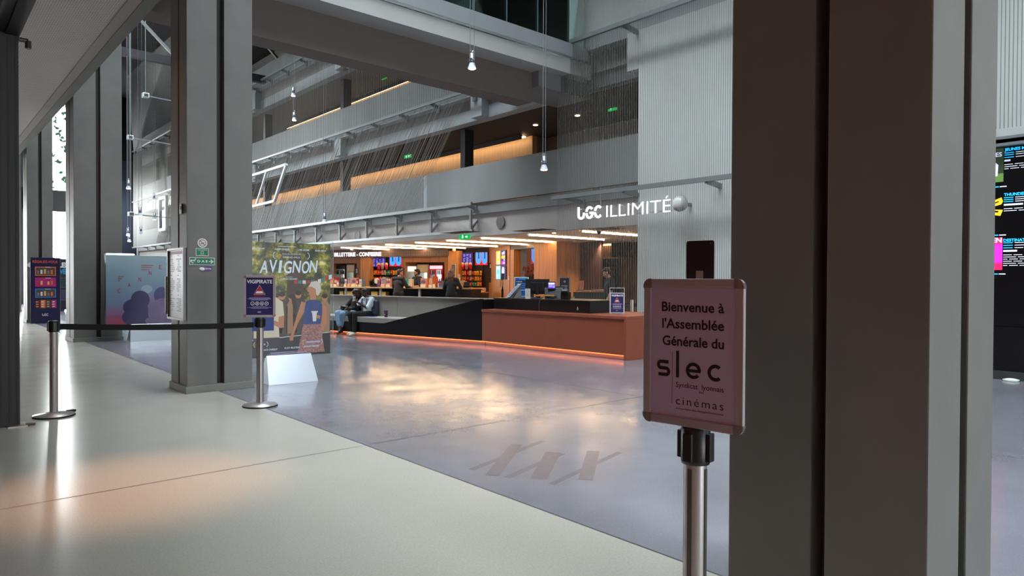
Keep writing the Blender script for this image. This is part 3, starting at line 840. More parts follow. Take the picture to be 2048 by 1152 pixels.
AV = poster_stand('clear poster stand with the green AVIGNON film poster on an aluminium wedge', (3.793, 8.77, 0), R(-4), 1.24, 1.885, .60, -.535)
z0, z1, w2 = .34, 1.845, .575; Hh = z1 - z0
m = MB(); yb = -.0075
m.rect(-.53, w2, z0, z1, yb, 0)
PU = lambda u: -w2 + u * 2 * w2          # u,v from the poster's top left
PV = lambda v: z1 - v * Hh
y1 = yb - .0006
def figp(pts, mi, dy=0.0): m.flat([(PU(a), PV(b)) for a, b in pts][::-1], y1 - dy, mi)
def ellp(u, v, ru, rv, mi, dy=0.0): m.disc(PU(u), PV(v), ru * 2 * w2, y1 - dy, mi, 20, rv * Hh)
# dark foot of the poster and the edge of a pavement line
figp([(.04, .84), (1, .80), (1, 1), (.04, 1)], 1); m.flat([(PU(.04), PV(.852)), (PU(1), PV(.807)), (PU(1), PV(.801)), (PU(.04), PV(.846))], y1 - .0004, 3)
figp([(.50, .10), (.64, .10), (.70, .60), (.46, .60)], 12, -.0003)   # tree trunk
# bystanders
for u, v, c, s_ in ((.42, .47, 4, .038), (.53, .49, 5, .034), (.61, .46, 4, .036), (.93, .49, 5, .036), (.36, .48, 4, .03)):
    ellp(u, v, s_, s_ * .85, 6, .0006); ellp(u, v - .018, s_ * 1.02, s_ * .6, 7, .0008)
    figp([(u - .06, .80), (u - .065, .56), (u - .03, v + .025), (u + .03, v + .025), (u + .065, .56), (u + .06, .80)], c, .0005)
figp([(.52, .47), (.56, .46), (.60, .56), (.57, .66), (.55, .58)], 7, .0009)
# man at the left in a pale polo shirt
ellp(.27, .40, .052, .058, 6, .0012); ellp(.27, .372, .054, .035, 8, .0013)
figp([(.10, .83), (.11, .56), (.20, .47), (.31, .46), (.43, .52), (.445, .64), (.38, .66), (.39, .83)], 9, .0014)
figp([(.38, .65), (.445, .64), (.44, .745), (.40, .75), (.30, .71), (.27, .69), (.29, .67), (.36, .69), (.385, .70)], 6, .0016)
figp([(.10, .825), (.39, .825), (.40, 1.0), (.08, 1.0)], 10, .0012)
# woman with short silver hair, blue top, patterned skirt, holding a cup
figp([(.645, .52), (.70, .53), (.69, .60), (.60, .72), (.545, .84), (.515, .835), (.57, .70)], 6, .0014)
figp([(.90, .54), (.96, .58), (.955, .72), (.90, .80), (.87, .78), (.90, .70)], 6, .0013)
figp([(.70, .52), (.74, .505), (.84, .505), (.90, .545), (.90, .63), (.88, .725), (.67, .725), (.68, .60)], 11, .0015)
figp([(.67, .72), (.88, .72), (.93, .98), (.60, .98)], 13, .0014)
figp([(.755, .44), (.82, .44), (.83, .52), (.75, .52)], 6, .0014)
ellp(.775, .415, .058, .055, 6, .0016)
figp([(.735, .39), (.76, .345), (.83, .335), (.875, .365), (.885, .42), (.85, .47), (.825, .46), (.82, .41), (.77, .385)], 8, .0018)
figp([(.72, .43), (.735, .44), (.735, .45), (.722, .45)], 7, .0018)
figp([(.775, .62), (.835, .62), (.825, .70), (.785, .70)], 3, .0019); figp([(.765, .607), (.845, .607), (.845, .62), (.765, .62)], 3, .0021)
figp([(.83, .64), (.875, .65), (.87, .68), (.825, .67)], 6, .0022)
figp([(.505, .825), (.555, .83), (.55, .865), (.51, .865)], 6, .0018)
# bunting
for i, c in enumerate((2, 3, 14, 2, 3)):
    u = .80 + i * .045; v = .335 - i * .013
    figp([(u, v), (u + .038, v - .008), (u + .04, v + .028), (u + .002, v + .04)], c, .0006)
for i in range(5): figp([(.56 + i * .05, .33), (.60 + i * .05, .33), (.60 + i * .05, .36), (.56 + i * .05, .36)], (2, 14, 3)[i % 3], .0004)
m.build('poster', [foliage_print('leafy_print'), mat('print_dark', (38, 36, 40), .4), mat('print_red', (168, 60, 52), .4), mat('print_white', (206, 206, 204), .4),
                   mat('print_shade', (70, 60, 58), .4), mat('print_tan', (150, 116, 90), .4), mat('print_skin', (176, 120, 88), .4), mat('print_hair', (46, 34, 28), .4),
                   mat('print_silver', (196, 190, 180), .4), mat('print_polo', (202, 192, 168), .4), mat('print_trouser', (44, 44, 52), .4),
                   mat('print_blue', (52, 66, 118), .4, var=.15, vscale=12), mat('print_trunk', (72, 56, 44), .4, var=.3, vscale=6),
                   mat('print_skirt', (150, 108, 104), .4, var=.5, vscale=50), mat('print_teal', (70, 120, 116), .4)], AV)
m = MB(); y2 = yb - .0034
for i, (ch, u, dv) in enumerate((('A', .165, .004), ('V', .268, -.004), ('I', .375, .0), ('G', .433, .004), ('N', .537, -.002), ('O', .642, .003), ('N', .738, -.006))):
    m.text(ch, PU(u), PV(.262 + dv), .165, 0, y2, 'L', (.105 if ch != 'I' else .036), bold=.02, shear=.12 if ch != 'V' else .05)
for s_, u in (('BAPTISTE LECAPLAIN', .135), ('ALISON WHEELER', .42), ('LYES SALEM', .67), ('ELISA ERKA', .88)):
    m.text(s_, PU(u), PV(.062 + .006 * u), .022, 0, y2, 'C', .20 if len(s_) > 12 else .155, bold=.02)
m.rect(PU(.37), PU(.58), PV(.035), PV(.031), y2, 0)
m.text("FESTIVAL DE L'ALPE D'HUEZ 2025", PU(.53), PV(.105), .019, 0, y2, 'C', .25); m.text('GRAND-PRIX', PU(.53), PV(.135), .024, 0, y2, 'C', .235)
for u, (a0, a1) in ((.36, (115, 245)), (.70, (-65, 65))): m.ring(PU(u), PV(.112), .045, .052, y2, 0, 12, a0, a1)
m.text('UN FILM DE', PU(.50), PV(.305), .012, 0, y2, 'C', .09); m.text('JOHANN DIONNET', PU(.50), PV(.325), .022, 0, y2, 'C', .23, bold=.015)
for s_, u, w_ in (('CONSTANCE CARRELET', .25, .27), ('RUDY MILSTEIN', .535, .20), ('JOHANN DIONNET', .77, .22)): m.text(s_, PU(u), PV(.945 - .02 * u), .022, 0, y2, 'C', w_, bold=.02)
for u in (.10, .26, .66, .90): 
    a0, a1 = ((115, 245) if u in (.10, .66) else (-65, 65)); m.ring(PU(u + (.03 if a0 > 0 else -.03)), PV(.885), .032, .038, y2, 0, 12, a0, a1)
for u, w_ in ((.18, .10), (.785, .17)): m.rect(PU(u - w_ / 2), PU(u + w_ / 2), PV(.892), PV(.877), y2, 1)
for k, (u, w_) in enumerate(((.45, .34), (.5, .42), (.5, .5))): m.rect(PU(u - w_ / 2), PU(u + w_ / 2), PV(.963 + .009 * k), PV(.959 + .009 * k), y2, 1)
m.build('lettering', [mat('print_pale_blue', (206, 218, 226), .4), M_LAV], AV)
for mu_, mv_, mr_ in ((.395, .112, .022), (.105, .885, .016), (.665, .885, .016)): MB().disc(PU(mu_), PV(mv_), mr_, y2 - .0003, 0).build('medal', mat('print_gold', (170, 130, 60), .4), AV)
t = tag(MB().rect(-.125, .2, -.26, .26, 0, 0).text('SEMAINE', -.11, .14, .05, 1, -.001, bold=.02).text('ÉTÉ', -.11, .02, .05, 1, -.001, bold=.02).box(-.125, .2, .001, .004, -.26, .26, 0)
        .build('leaflet', [mat('leaflet_blue', (32, 56, 120), .5), M_WINK]), None, None)
t.parent = AV; t.location = (-.40, -.011, .95)

CA = poster_stand('wide clear poster stand, pale blue to red poster reading CANNES, left of the grey column', (4.09, 16.6, 0), R(-3), 1.92, 1.90, .95)
z0, z1, w2 = .30, 1.86, .93; Hh = z1 - z0; m = MB()
m.rect(-w2, w2, z0, z1, yb, 0)
for (u, v, ru, rv, mi, dy) in ((.35, .62, .10, .13, 1, 0), (.30, .72, .13, .12, 1, .0003), (.33, .86, .17, .16, 1, .0006), (.58, .56, .085, .12, 2, .0002), (.60, .80, .17, .22, 3, .0008),
                               (.56, .92, .16, .10, 3, .001), (.42, .47, .06, .06, 4, -.0001)):
    m.disc(PU(u), max(z0 + .003, PV(v)), ru * 2 * w2, y1 - dy, mi, 24, min(rv * Hh, max(z0 + .003, PV(v)) - z0))
m.build('poster', [gradient_print('sunset_print', ((0, (196, 52, 60)), (.22, (150, 84, 120)), (.45, (120, 140, 172)), (.75, (136, 168, 184)), (1, (150, 178, 188))), .25, 1.5, .30, 1.86, -.12),
                   mat('print_indigo', (52, 46, 96), .4, var=.2, vscale=3), mat('print_indigo_pale', (74, 72, 128), .4, var=.2, vscale=3), mat('print_mauve', (128, 110, 150), .4, var=.2, vscale=4), mat('print_mist', (160, 186, 200), .4)], CA)
m = MB()
for ch, u, v in (('C', .13, .52), ('A', .235, .44), ('N', .345, .36), ('N', .455, .27), ('E', .565, .185), ('S', .675, .10)):
    m.text(ch, PU(u), PV(v), .092, 0, yb - .003, 'C', .052, bold=.01)
for u, v, n in ((.36, .14, 3), (.12, .30, 3)):
    for k in range(n): m.rect(PU(u), PU(u + (.13 if n == 3 and u > .2 else .06) - .02 * k), PV(v + .03 * k), PV(v + .03 * k - .012), yb - .003, 1)
m.build('lettering', [mat('print_crimson', (190, 40, 62), .4), mat('print_crimson_soft', (176, 96, 112), .4)], CA)

# ---- things on the grey column
YF = 8.575
def on_face(px, py): p = onY(px, py, YF - .006); return p.x, p.z
M_SIGNG = mat('safety_green', (0, 112, 78), .4)
M_WSIGN = mat('sign_white', (214, 220, 216), .45)
cx, cz = on_face(405, 486); t = thing('round_sign', 'round white no-smoking sticker above the green signs on the column', 'sign', (cx, YF - .004, cz))
m = MB().disc(0, 0, .056, -.001, 0).ring(0, 0, .035, .042, -.0016, 1)
m.flat([(-.030, .024), (-.024, .030), (.030, -.024), (.024, -.030)], -.0018, 1).flat([(-.026, -.012), (.018, .008), (.020, .001), (-.022, -.019)], -.0015, 2)
m.build('plate', [M_WSIGN, mat('plum_red', (140, 36, 70), .5), M_INK], t); MB().cyl((0, .003, 0), (0, -.0005, 0), .056, n=24).build('backing', M_WSIGN, t)
x0, za = on_face(391.7, 496); x1, zb = on_face(417.3, 512.5); w, h = x1 - x0, za - zb
t = thing('green_sign', 'small green defibrillator notice between the round sticker and the DAE sign', 'sign', ((x0 + x1) / 2, YF - .004, zb))
MB().box(-w / 2, w / 2, -.001, .003, 0, h).build('plate', M_WSIGN, t)
m = MB().rect(-w / 2 + .006, w / 2 - .006, .006, h - .006, -.0016, 0).rect(-w * .12, w * .12, h * .24, h * .62, -.002, 1).rect(-w * .085, w * .085, h * .29, h * .57, -.0024, 0)
m.flat([(-w * .06, h * .42), (-w * .02, h * .34), (w * .07, h * .54), (-w * .015, h * .40)], -.0028, 1)
for zz, ww in ((.80, .72), (.72, .76), (.10, .6)): m.rect(-w * ww / 2, w * ww / 2, h * zz, h * (zz + .035), -.002, 1)
m.build('print', [M_SIGNG, mat('sign_pale', (176, 206, 194), .5)], t)
x0, za = on_face(379, 514.5); x1, zb = on_face(429.3, 530.5); w, h = x1 - x0, za - zb
t = thing('green_sign', 'long green DAE sign with heart and white arrow on the column', 'sign', ((x0 + x1) / 2, YF - .004, zb))
MB().box(-w / 2, w / 2, -.001, .003, 0, h).build('plate', M_WSIGN, t)
m = MB().rect(-w / 2 + .006, w / 2 - .006, .006, h - .006, -.0016, 0)
m.text('D A E', -w * .19, h * .36, h * .30, 1, -.0022, 'L', w * .41, bold=.035)
hx0 = -w * .375; m.disc(hx0 - w * .045, h * .52, w * .055, -.002, 1).disc(hx0 + w * .045, h * .52, w * .055, -.002, 1).flat([(hx0 - w * .095, h * .47), (hx0, h * .15), (hx0 + w * .095, h * .47)], -.002, 1)
m.flat([(hx0 + .005, h * .62), (hx0 - .012, h * .42), (hx0 + .002, h * .42), (hx0 - .006, h * .25), (hx0 + .016, h * .48), (hx0 + .002, h * .48)], -.0028, 0)
m.rect(hx0 + w * .095, hx0 + w * .115, h * .66, h * .90, -.002, 1).rect(hx0 + w * .065, hx0 + w * .145, h * .75, h * .81, -.002, 1)
ax = w * .27; m.rect(ax, ax + w * .14, h * .42, h * .54, -.002, 1); m.flat([(ax + w * .09, h * .76), (ax + w * .19, h * .48), (ax + w * .09, h * .20), (ax + w * .06, h * .28), (ax + w * .135, h * .48), (ax + w * .06, h * .68)], -.002, 1)
m.build('print', [M_SIGNG, M_WSIGN], t)
x0, za = on_face(397, 532.5); x1, zb = on_face(424.3, 543); w, h = x1 - x0, za - zb
t = thing('sticker', 'small purple and white sticker under the DAE sign', 'sticker', ((x0 + x1) / 2, YF - .004, zb))
m = MB().prism(rrect(-w * .08, w / 2, h * .12, h, .004), .004, 'y', -.001).build('label_strip', mat('sticker_purple', (92, 60, 150), .5), t)
m = MB().ell((-w * .24, 0, h * .45), (w * .22, .006, h * .34)).build('white_blob', M_WSIGN, t)
MB().text('fyma', w * .22, h * .42, h * .30, 0, -.002, 'C', w * .44, bold=.03).build('lettering', mat('sticker_yellow', (226, 214, 110), .5), t)
# framed plan on the side of the column, facing the camera's side
t = thing('framed_plan', 'grey framed evacuation plan on the shaded side of the column', 'sign', (2.44, 8.93, .87), NEGX)
MB().box(-.33, .33, .0, .022, 0, .86).build('panel', mat('plan_paper', (128, 124, 128), .35), t)
m = MB(); ring_prism(m, rrect(-.335, .335, -.005, .865, .006), rrect(-.31, .31, .02, .84, .003), -.012, .022); m.build('frame', mat('plan_frame', (118, 114, 114), .4, metal=.3), t)
m = MB().rect(-.29, .29, .79, .825, -.0012, 1)
random.seed(5)
for k in range(3):
    for j in range(2):
        bx, bz = -.26 + j * .28, .58 - k * .24
        m.rect(bx + .06, bx + .10, bz + .19, bz + .20, -.0012, 2)
        for i in range(7): m.rect(bx + random.uniform(0, .1), bx + random.uniform(.12, .22), bz + i * .024, bz + i * .024 + .012, -.0012, 0)
m.build('print', [mat('plan_ink', (92, 90, 94), .5), mat('plan_red', (150, 44, 50), .5), M_INK], t)
t = thing('notice_panel', 'narrow clear notice edge-on behind the framed plan', 'sign', (2.62, 9.30, .92), 0)
MB().box(-.20, .0, .0, .012, 0, .47).build('panel', mat('notice_grey', (108, 120, 124), .3), t)
m = MB()
for k in range(9): m.rect(-.185, -.185 + .07 + .03 * (k % 3), .40 - k * .045, .425 - k * .045, -.001, 0)
m.build('print', M_WSIGN, t)
p = onX(362.5, 418, 2.46); t = thing('switch_plate', 'small black switch plate high on the shaded side of the column', 'switch', (2.462, p.y, p.z), NEGX)
MB().box(-.05, .05, -.012, .0, -.06, .06).build('plate', M_BLACK, t, bevel=.003); MB().box(-.012, .012, -.016, -.01, -.01, .03).build('key', mat('key_grey', (90, 90, 90), .4), t)

# ---- totem and event panel in the far left
t = thing('totem', 'tall dark blue display totem in front of the far column', 'totem', (3.08, 24.6, 0), R(-12))
MB().box(-.37, .37, 0, .12, 0, 1.97).build('body', mat('totem_navy', (24, 22, 64), .35), t, bevel=.006)
m = MB(); y = -.0015
m.text('RÉGALEZ-VOUS', 0, 1.81, .075, 0, y, 'C', .62, bold=.02)
for k, (zc, c) in enumerate(((1.56, 1), (1.235, 2), (.905, 3))):
    m.rect(-.25, .27, zc - .135, zc + .135, y, c); m.rect(-.225, .245, zc - .11, zc + .11, y - .0005, 4 if c != 2 else 2)
    for j in range(5): m.rect(-.2 + j * .085, -.2 + j * .085 + .05, zc - .08, zc - .08 + .10 + .02 * (j % 3), y - .001, (6, 5, 7, 6, 1)[j] if c != 2 else (2, 7, 2, 7, 1)[j])
    m.rect(0, .14, zc + .115, zc + .128, y - .001, 5)
for j, c in enumerate((8, 1, 4, 2)): m.rect(-.25 + j * .135, -.13 + j * .135, .46, .70, y, c)
for j in range(4):
    for i in range(3): m.rect(-.23 + j * .135, -.17 + j * .135, .49 + i * .07, .515 + i * .07, y - .0006, 5 if j % 2 else 7)
ugc(m, .0, .22, .075, 5, y)
m.build('print', [mat('totem_orange', (214, 88, 52), .4), mat('totem_amber', (206, 112, 62), .4), mat('totem_pink', (176, 40, 110), .4), mat('totem_sky', (62, 120, 186), .4),
                  mat('totem_brown', (78, 66, 62), .4), M_WSIGN, mat('totem_grey', (120, 116, 116), .4), mat('totem_peach', (216, 170, 110), .4), mat('totem_maroon', (90, 30, 40), .4)], t)
p = atD(130, 600, 28.2); t = thing('event_panel', 'black event panel with white and blue heading beside the far window', 'panel', (p.x + .25, p.y, 0), R(-20))
MB().box(-.55, .55, 0, .06, 0.05, 2.15).box(-.5, -.3, -.1, .2, 0, .05).box(.3, .5, -.1, .2, 0, .05).build('body', mat('panel_black', (44, 44, 50), .4), t)
m = MB().text('LES', -.5, 1.80, .20, 0, -.002, 'L', None, bold=.05).text('ÉVÉNEMENTS', -.5, 1.53, .19, 1, -.002, 'L', 1.0, bold=.05)
for k in range(2):
    for j in range(3):
        m.rect(-.46 + j * .33, -.18 + j * .33, .95 - k * .52, 1.38 - k * .52, -.002, 2); m.rect(-.43 + j * .33, -.21 + j * .33, .98 - k * .52, 1.35 - k * .52, -.003, 3 + k)
m.build('print', [M_WSIGN, mat('panel_cyan', (60, 150, 190), .4), mat('panel_grey', (84, 86, 92), .4), mat('panel_teal', (46, 66, 70), .4), mat('panel_mauve', (66, 62, 86), .4)], t)
p = onY(62, 520, 25.15); t = thing('wall_button', 'small pale round button beside the blue totem', 'button', (2.78, 25.18, 1.75)); MB().cyl((0, 0, 0), (0, .02, 0), .075, n=20).build('disc', M_WSIGN, t)

# ================================================================== COUNTERS AND FOYER SHOP
class Fr:
    """upright frame: origin p, local x to the right at angle a (world), local y away from the camera"""
    def __init__(s, p, a): s.p = Vector((p[0], p[1], 0)); s.a = a; s.dx = Vector((math.cos(a), math.sin(a), 0)); s.dy = Vector((-math.sin(a), math.cos(a), 0))

    def w(s, x, y=0.0, z=0.0): return s.p + s.dx * x + s.dy * y + Vector((0, 0, z))

    def at(s, px, py, y=0.0):
        q = onP(px, py, s.p + s.dy * y, s.dx); return (q - s.p).dot(s.dx), q.z

    def x(s, px, y=0.0): return s.at(px, 560, y)[0]


def line_frame(p_right, p_left):
    d = Vector((p_right[0] - p_left[0], p_right[1] - p_left[1])); return Fr(p_right, math.atan2(d.y, d.x))


# ---- copper reception counter
M_COPPER = mat('copper_laminate', (152, 80, 58), 0.38, metal=0.25, var=0.05, vscale=3)
M_BLKL = mat('black_laminate', (17, 16, 17), 0.3)
M_BENCH = mat('grey_bench', (158, 154, 147), 0.6, var=0.03)
M_LED = emit('orange_led', (255, 122, 62), 3.2); M_LEDB = mat('recess_white', (226, 214, 206), .6)
CF = line_frame((9.14, 7.38), (8.99, 11.10)); Lc = 3.725
t = thing('reception_counter', 'low copper coloured reception counter with a black raised top', 'counter', (9.14, 7.38, 0), CF.a)
MB().box(-Lc, -.05, .0, .05, .085, .70).build('front_panel', M_COPPER, t, bevel=.003)
MB().box(-.05, 0, -.02, 1.55, .0, .70).build('end_panel', M_COPPER, t, bevel=.003)
MB().box(-Lc, 0, -.02, 1.55, .70, .75).build('worktop', M_COPPER, t, bevel=.004)
MB().box(-Lc, -.06, .115, 1.45, .0, .70).build('carcass', M_BLKL, t)
p = CF.at(1186, 622, .42); bxr = p[0]
m = MB().box(-Lc, bxr, .34, 1.3, .75, .965).box(-Lc, bxr, .30, 1.3, .965, .985)
m.build('raised_top', M_BLKL, t, bevel=.003)
MB().box(-Lc, -.05, .052, .068, .066, .084).build('light_strip', M_LED, t); MB().box(-Lc, -.05, .10, .11, 0.0, .084).build('recess_board', M_LEDB, t)
x0, zc = CF.at(1155.5, 617, .34)
m = MB().disc(x0, zc - .012, .019, .337, 0, 16).disc(x0, zc - .012, .011, .3365, 1, 14).disc(x0, zc + .026, .008, .337, 0, 10).flat([(x0 - .008, zc + .018), (x0 + .006, zc + .018), (x0 + .014, zc), (x0 + .006, zc - .004), (x0 - .010, zc)], .3368, 0)
m.build('wheelchair_mark', [M_WINK, M_BLKL], t)
# ---- bench
BF = line_frame((8.99, 11.10), (7.86, 15.80)); Lb = 8.2
u768 = BF.x(768); u830 = BF.x(830)
t = thing('bench', 'long grey built-in bench with a black sloping front and orange light under it', 'bench', (8.99, 11.10, 0), BF.a)
m = MB(); pl = [(0, .085), (-.0, .965), (u768 * .0 - .05, .965), (u768, .335), (-Lb, .335), (-Lb, .085)]
m.prism(pl[::-1], .05, 'y', 0); m.build('sloping_front', M_BLKL, t)
MB().prism([(-.35, .83), (-.05, .945), (-.05, .09), (-.35, .09)], .45, 'y', .115).build('end_block', M_BLKL, t)
m = MB().prism([(u768 - .02, .335), (u830 + .5, .335), (u830 + .5, .46), (u830, .46), (u768 - .06, .46 - .02), (-Lb, .44), (-Lb, .335)][::-1], .02, 'y', .0)
m = MB().box(-Lb, u830 + .45, .03, .62, .345, .46)
m.build('seat', M_BENCH, t, bevel=.012)
m = MB().prism([(-Lb, .335), (u768, .335), (u768 + (.462 - .335) / .63 * (-.05 - u768), .462), (-Lb, .462)][::-1], .075, 'y', -.015); m.build('seat_edge', M_BENCH, t, bevel=.01)
pn = 0
e = [-Lb, -6.2, -4.65, -3.05, -1.55, -.05]
for a, b in zip(e[:-1], e[1:]):
    MB().box(a + .004, b - .004, .60, .66, .40, .93).build('back_panel', M_BENCH, t, bevel=.004)
MB().box(-Lb, -.0, .56, .78, .93, .955).build('top_cap', mat('bench_cap_pale', (150, 144, 138), .5), t, bevel=.003)
MB().box(-Lb, 0, .66, .74, .0, .93).build('carcass', M_BLKL, t)
MB().box(-Lb, 0, .115, .6, .0, .33).build('plinth', M_BLKL, t); MB().box(-Lb, 0, .10, .11, 0.0, .084).build('recess_board', M_LEDB, t)
MB().box(-Lb, 0, .052, .068, .066, .084).build('light_strip', M_LED, t)

# ---- shop counter behind the bench
SF = line_frame((12.95, 16.5), (10.45, 21.4)); Ls = 8.2
M_OAKT = wood_mat('pale_oak_top', (206, 160, 112), .4)
M_DCAB = mat('dark_cabinet', (26, 23, 24), .5)
M_POSTL = mat('pale_post', (170, 160, 150), .5)
t = thing('shop_counter', 'long pale topped sweet shop counter behind the grey bench', 'counter', (12.95, 16.5, 0), SF.a)
MB().box(-Ls, .0, -.05, .72, 1.07, 1.11).build('worktop', M_OAKT, t, bevel=.004)
MB().box(-Ls, .0, .30, .70, .0, 1.07).build('carcass', M_DCAB, t)
MB().box(-Ls, .0, .0, .30, .0, .06).box(-Ls, 0, .0, .3, .66, .68).build('shelf', M_DCAB, t)
for px in (691, 760.5, 838.5):
    x = SF.x(px); MB().box(x - .035, x + .035, .0, .06, .06, 1.07).build('post', M_POSTL, t)
x = SF.x(917); MB().box(x, .0, -.04, .3, .0, 1.065).build('end_cabinet', mat('end_cabinet', (44, 30, 26), .5), t)
random.seed(11)
for k, (a, b) in enumerate(((683, 690), (693, 709), (746, 758.5), (763, 775))):
    xa, xb = SF.x(a, .15), SF.x(b, .15)
    o = MB().box(0, xb - xa, 0, .22, 0, .28).build('carton', mat('kraft_yellow', (232, 184, 96), .6, var=.06)); o.location = SF.w(xa, .04, .68); o.rotation_euler = (0, 0, SF.a)
    tag(o, 'yellow carton under the shop counter, %s' % ('first from its left end', 'wide one second from the left', 'third from the left beside the seated pair', 'rightmost of four')[k], 'box', 'cartons under the shop counter')

# ---- items on the shop counter
M_CARD = [mat('card_peach', (226, 170, 120), .5), mat('card_red', (178, 34, 38), .5), mat('card_blue', (96, 120, 160), .5), mat('card_pink', (198, 130, 120), .5),
          mat('card_orange', (214, 96, 44), .5), mat('card_cream', (228, 204, 170), .5), mat('card_purple', (90, 50, 110), .5)]


def on_counter(px, w, y=.25): x = SF.x(px, y); return SF.w(x, y, 1.11), SF.a


boxes = [(663, 9, 17, 0, 4, 'peach display box at the left end of the shop counter'), (671.5, 8, 18, 1, 1, 'red display box second on the shop counter'),
         (691.5, 7, 16, 1, 5, 'narrow red box right of the black card terminal'), (698.5, 7, 18, 5, 2, 'cream and blue leaflet box beside the narrow red box'),
         (708, 11, 18, 0, 3, 'wide peach leaflet box with pictures, left part of the shop counter'), (714.5, 5, 16, 1, 1, 'slim dark red box at the side of the wide peach leaflet box'),
         (721, 8, 16, 2, 5, 'blue leaflet box left of the first wooden pier'), (757.5, 7, 15, 6, 4, 'purple and orange box right of the dark dispenser'),
         (766.5, 10, 18, 5, 2, 'tall cream leaflet box left of the customer in brown'), (777, 10, 17, 3, 0, 'pink picture box just left of the customer in brown'),
         (847, 13, 18, 0, 3, 'peach leaflet box right of the server'), (862, 9, 19, 4, 0, 'orange box with a pale front between the drinks fridges'),
         (869, 6, 22, 4, 4, 'tall bright orange box beside the red drinks fridge'), (880, 8, 13, 2, 6, 'grey blue rack of small packs near the right end of the counter')]
for px, wpx, hpx, c1, c2, lab in boxes:
    loc, a = on_counter(px, wpx); s = 22.3 / F; w, h = wpx * s * .93, hpx * s
    t = thing('display_box', lab, 'box', loc, a, 'display boxes on the shop counter')
    MB().box(-w / 2, w / 2, 0, .16, 0, h).build('box', M_CARD[c1], t)
    m = MB().rect(-w * .42, w * .42, h * .36, h * .95, -.002, 0)
    for k in range(3): m.rect(-w * .4 + k * w * .28, -w * .4 + k * w * .28 + w * .2, h * .45, h * (.72 + .08 * (k % 2)), -.004, 1)
    m.build('picture', [M_CARD[c2], M_CARD[(c1 + c2 + 3) % 7]], t)
    if hpx > 15: MB().box(-w * .45, w * .45, -.05, 0, 0, h * .3).build('lip', M_CARD[5 if c1 != 5 else 0], t)
loc, a = on_counter(684.5, 6)
t = thing('card_terminal', 'black card terminal near the left end of the shop counter', 'card terminal', loc, a)
MB().box(-.09, .09, 0, .12, 0, .02).cyl((0, .06, .02), (0, .06, .12), .02).build('stand', M_BLACK, t)
MB().obox((0, .04, .20), (.13, .05, .22), 0, 0, R(-20)).build('body', M_BLACK, t, bevel=.01); MB().obox((0, .012, .215), (.10, .004, .08), 0, 0, R(-20)).build('screen', mat('dim_screen', (60, 66, 80), .2), t)
loc, a = on_counter(676, 4); t = thing('pump_bottle', 'clear pump bottle between red box and card terminal', 'bottle', loc, a)
MB().lathe([(.0, 0), (.035, 0), (.036, .12), (.015, .15), (.012, .18), (0, .18)]).build('body', mat('bottle_clear', (190, 200, 204), .15), t); MB().cyl((0, 0, .18), (0, 0, .21), .006).box(-.03, .01, -.006, .006, .205, .215).build('pump', M_WSIGN, t)
loc, a = on_counter(745.5, 9); t = thing('dispenser', 'dark dispenser with a pale round top in front of the sweets', 'dispenser', loc, a)
MB().box(-.11, .11, 0, .2, 0, .06).box(-.05, .05, .05, .15, .06, .26).build('body', M_BLACK, t, bevel=.01); MB().cyl((.10, .05, .2), (.10, .12, .2), .09, n=20).build('drum', M_CARD[5], t); MB().box(-.12, -.06, -.02, .1, .06, .2).build('lever', M_BLACK, t)
loc, a = on_counter(817, 9); t = thing('paper_bag', 'green and brown paper bag standing before the server', 'bag', loc, a)
MB().box(-.125, .125, 0, .12, 0, .27).build('bag', mat('bag_kraft', (204, 176, 138), .7), t); MB().box(-.127, .0, -.002, .122, 0, .265).build('green_side', mat('bag_green', (52, 134, 106), .6), t)
m = MB().tube([(-.06, .06, .27), (-.04, .06, .31), (.04, .06, .31), (.06, .06, .27)], .005); m.build('handle', mat('bag_kraft', (204, 176, 138), .7), t)
loc, a = on_counter(918, 9); t = thing('paper_cup_stack', 'pale cup stack on the counter right of the woman in black', 'cups', loc, a)
for k in range(4): MB().lathe([(.0, .10 * k), (.035, .10 * k), (.048, .10 * k + .12), (.0, .10 * k + .12)], n=14).build('cup', M_CARD[5], t)
loc, a = on_counter(924.5, 9, .4); t = thing('napkin_box', 'cream napkin box at the right end of the counter', 'box', loc, a); MB().box(-.10, .10, 0, .14, 0, .20).build('box', M_CARD[5], t, bevel=.01); MB().box(-.05, .05, .04, .09, .2, .23).build('napkin', M_WSIGN, t)
loc, a = on_counter(932, 9, .3); t = thing('till', 'small black till at the right end of the shop counter', 'till', loc, a); MB().box(-.10, .12, 0, .2, 0, .07).build('base', M_BLACK, t, bevel=.01); MB().obox((0, .06, .12), (.2, .02, .14), 0, 0, R(-25)).build('screen', M_BLACK, t)

# ---- wooden shop front with its dark header
HF = line_frame((16.0, 21.9), (13.7, 27.3))
ZC = 2.62                                                            # foyer ceiling
M_FCEIL = mat('foyer_ceiling', (226, 206, 192), .8)
struct('ceiling', MB().box(XF + .2, 19, -18, YE, ZC, ZC + .06), M_FCEIL, 'pale ceiling of the foyer shop')


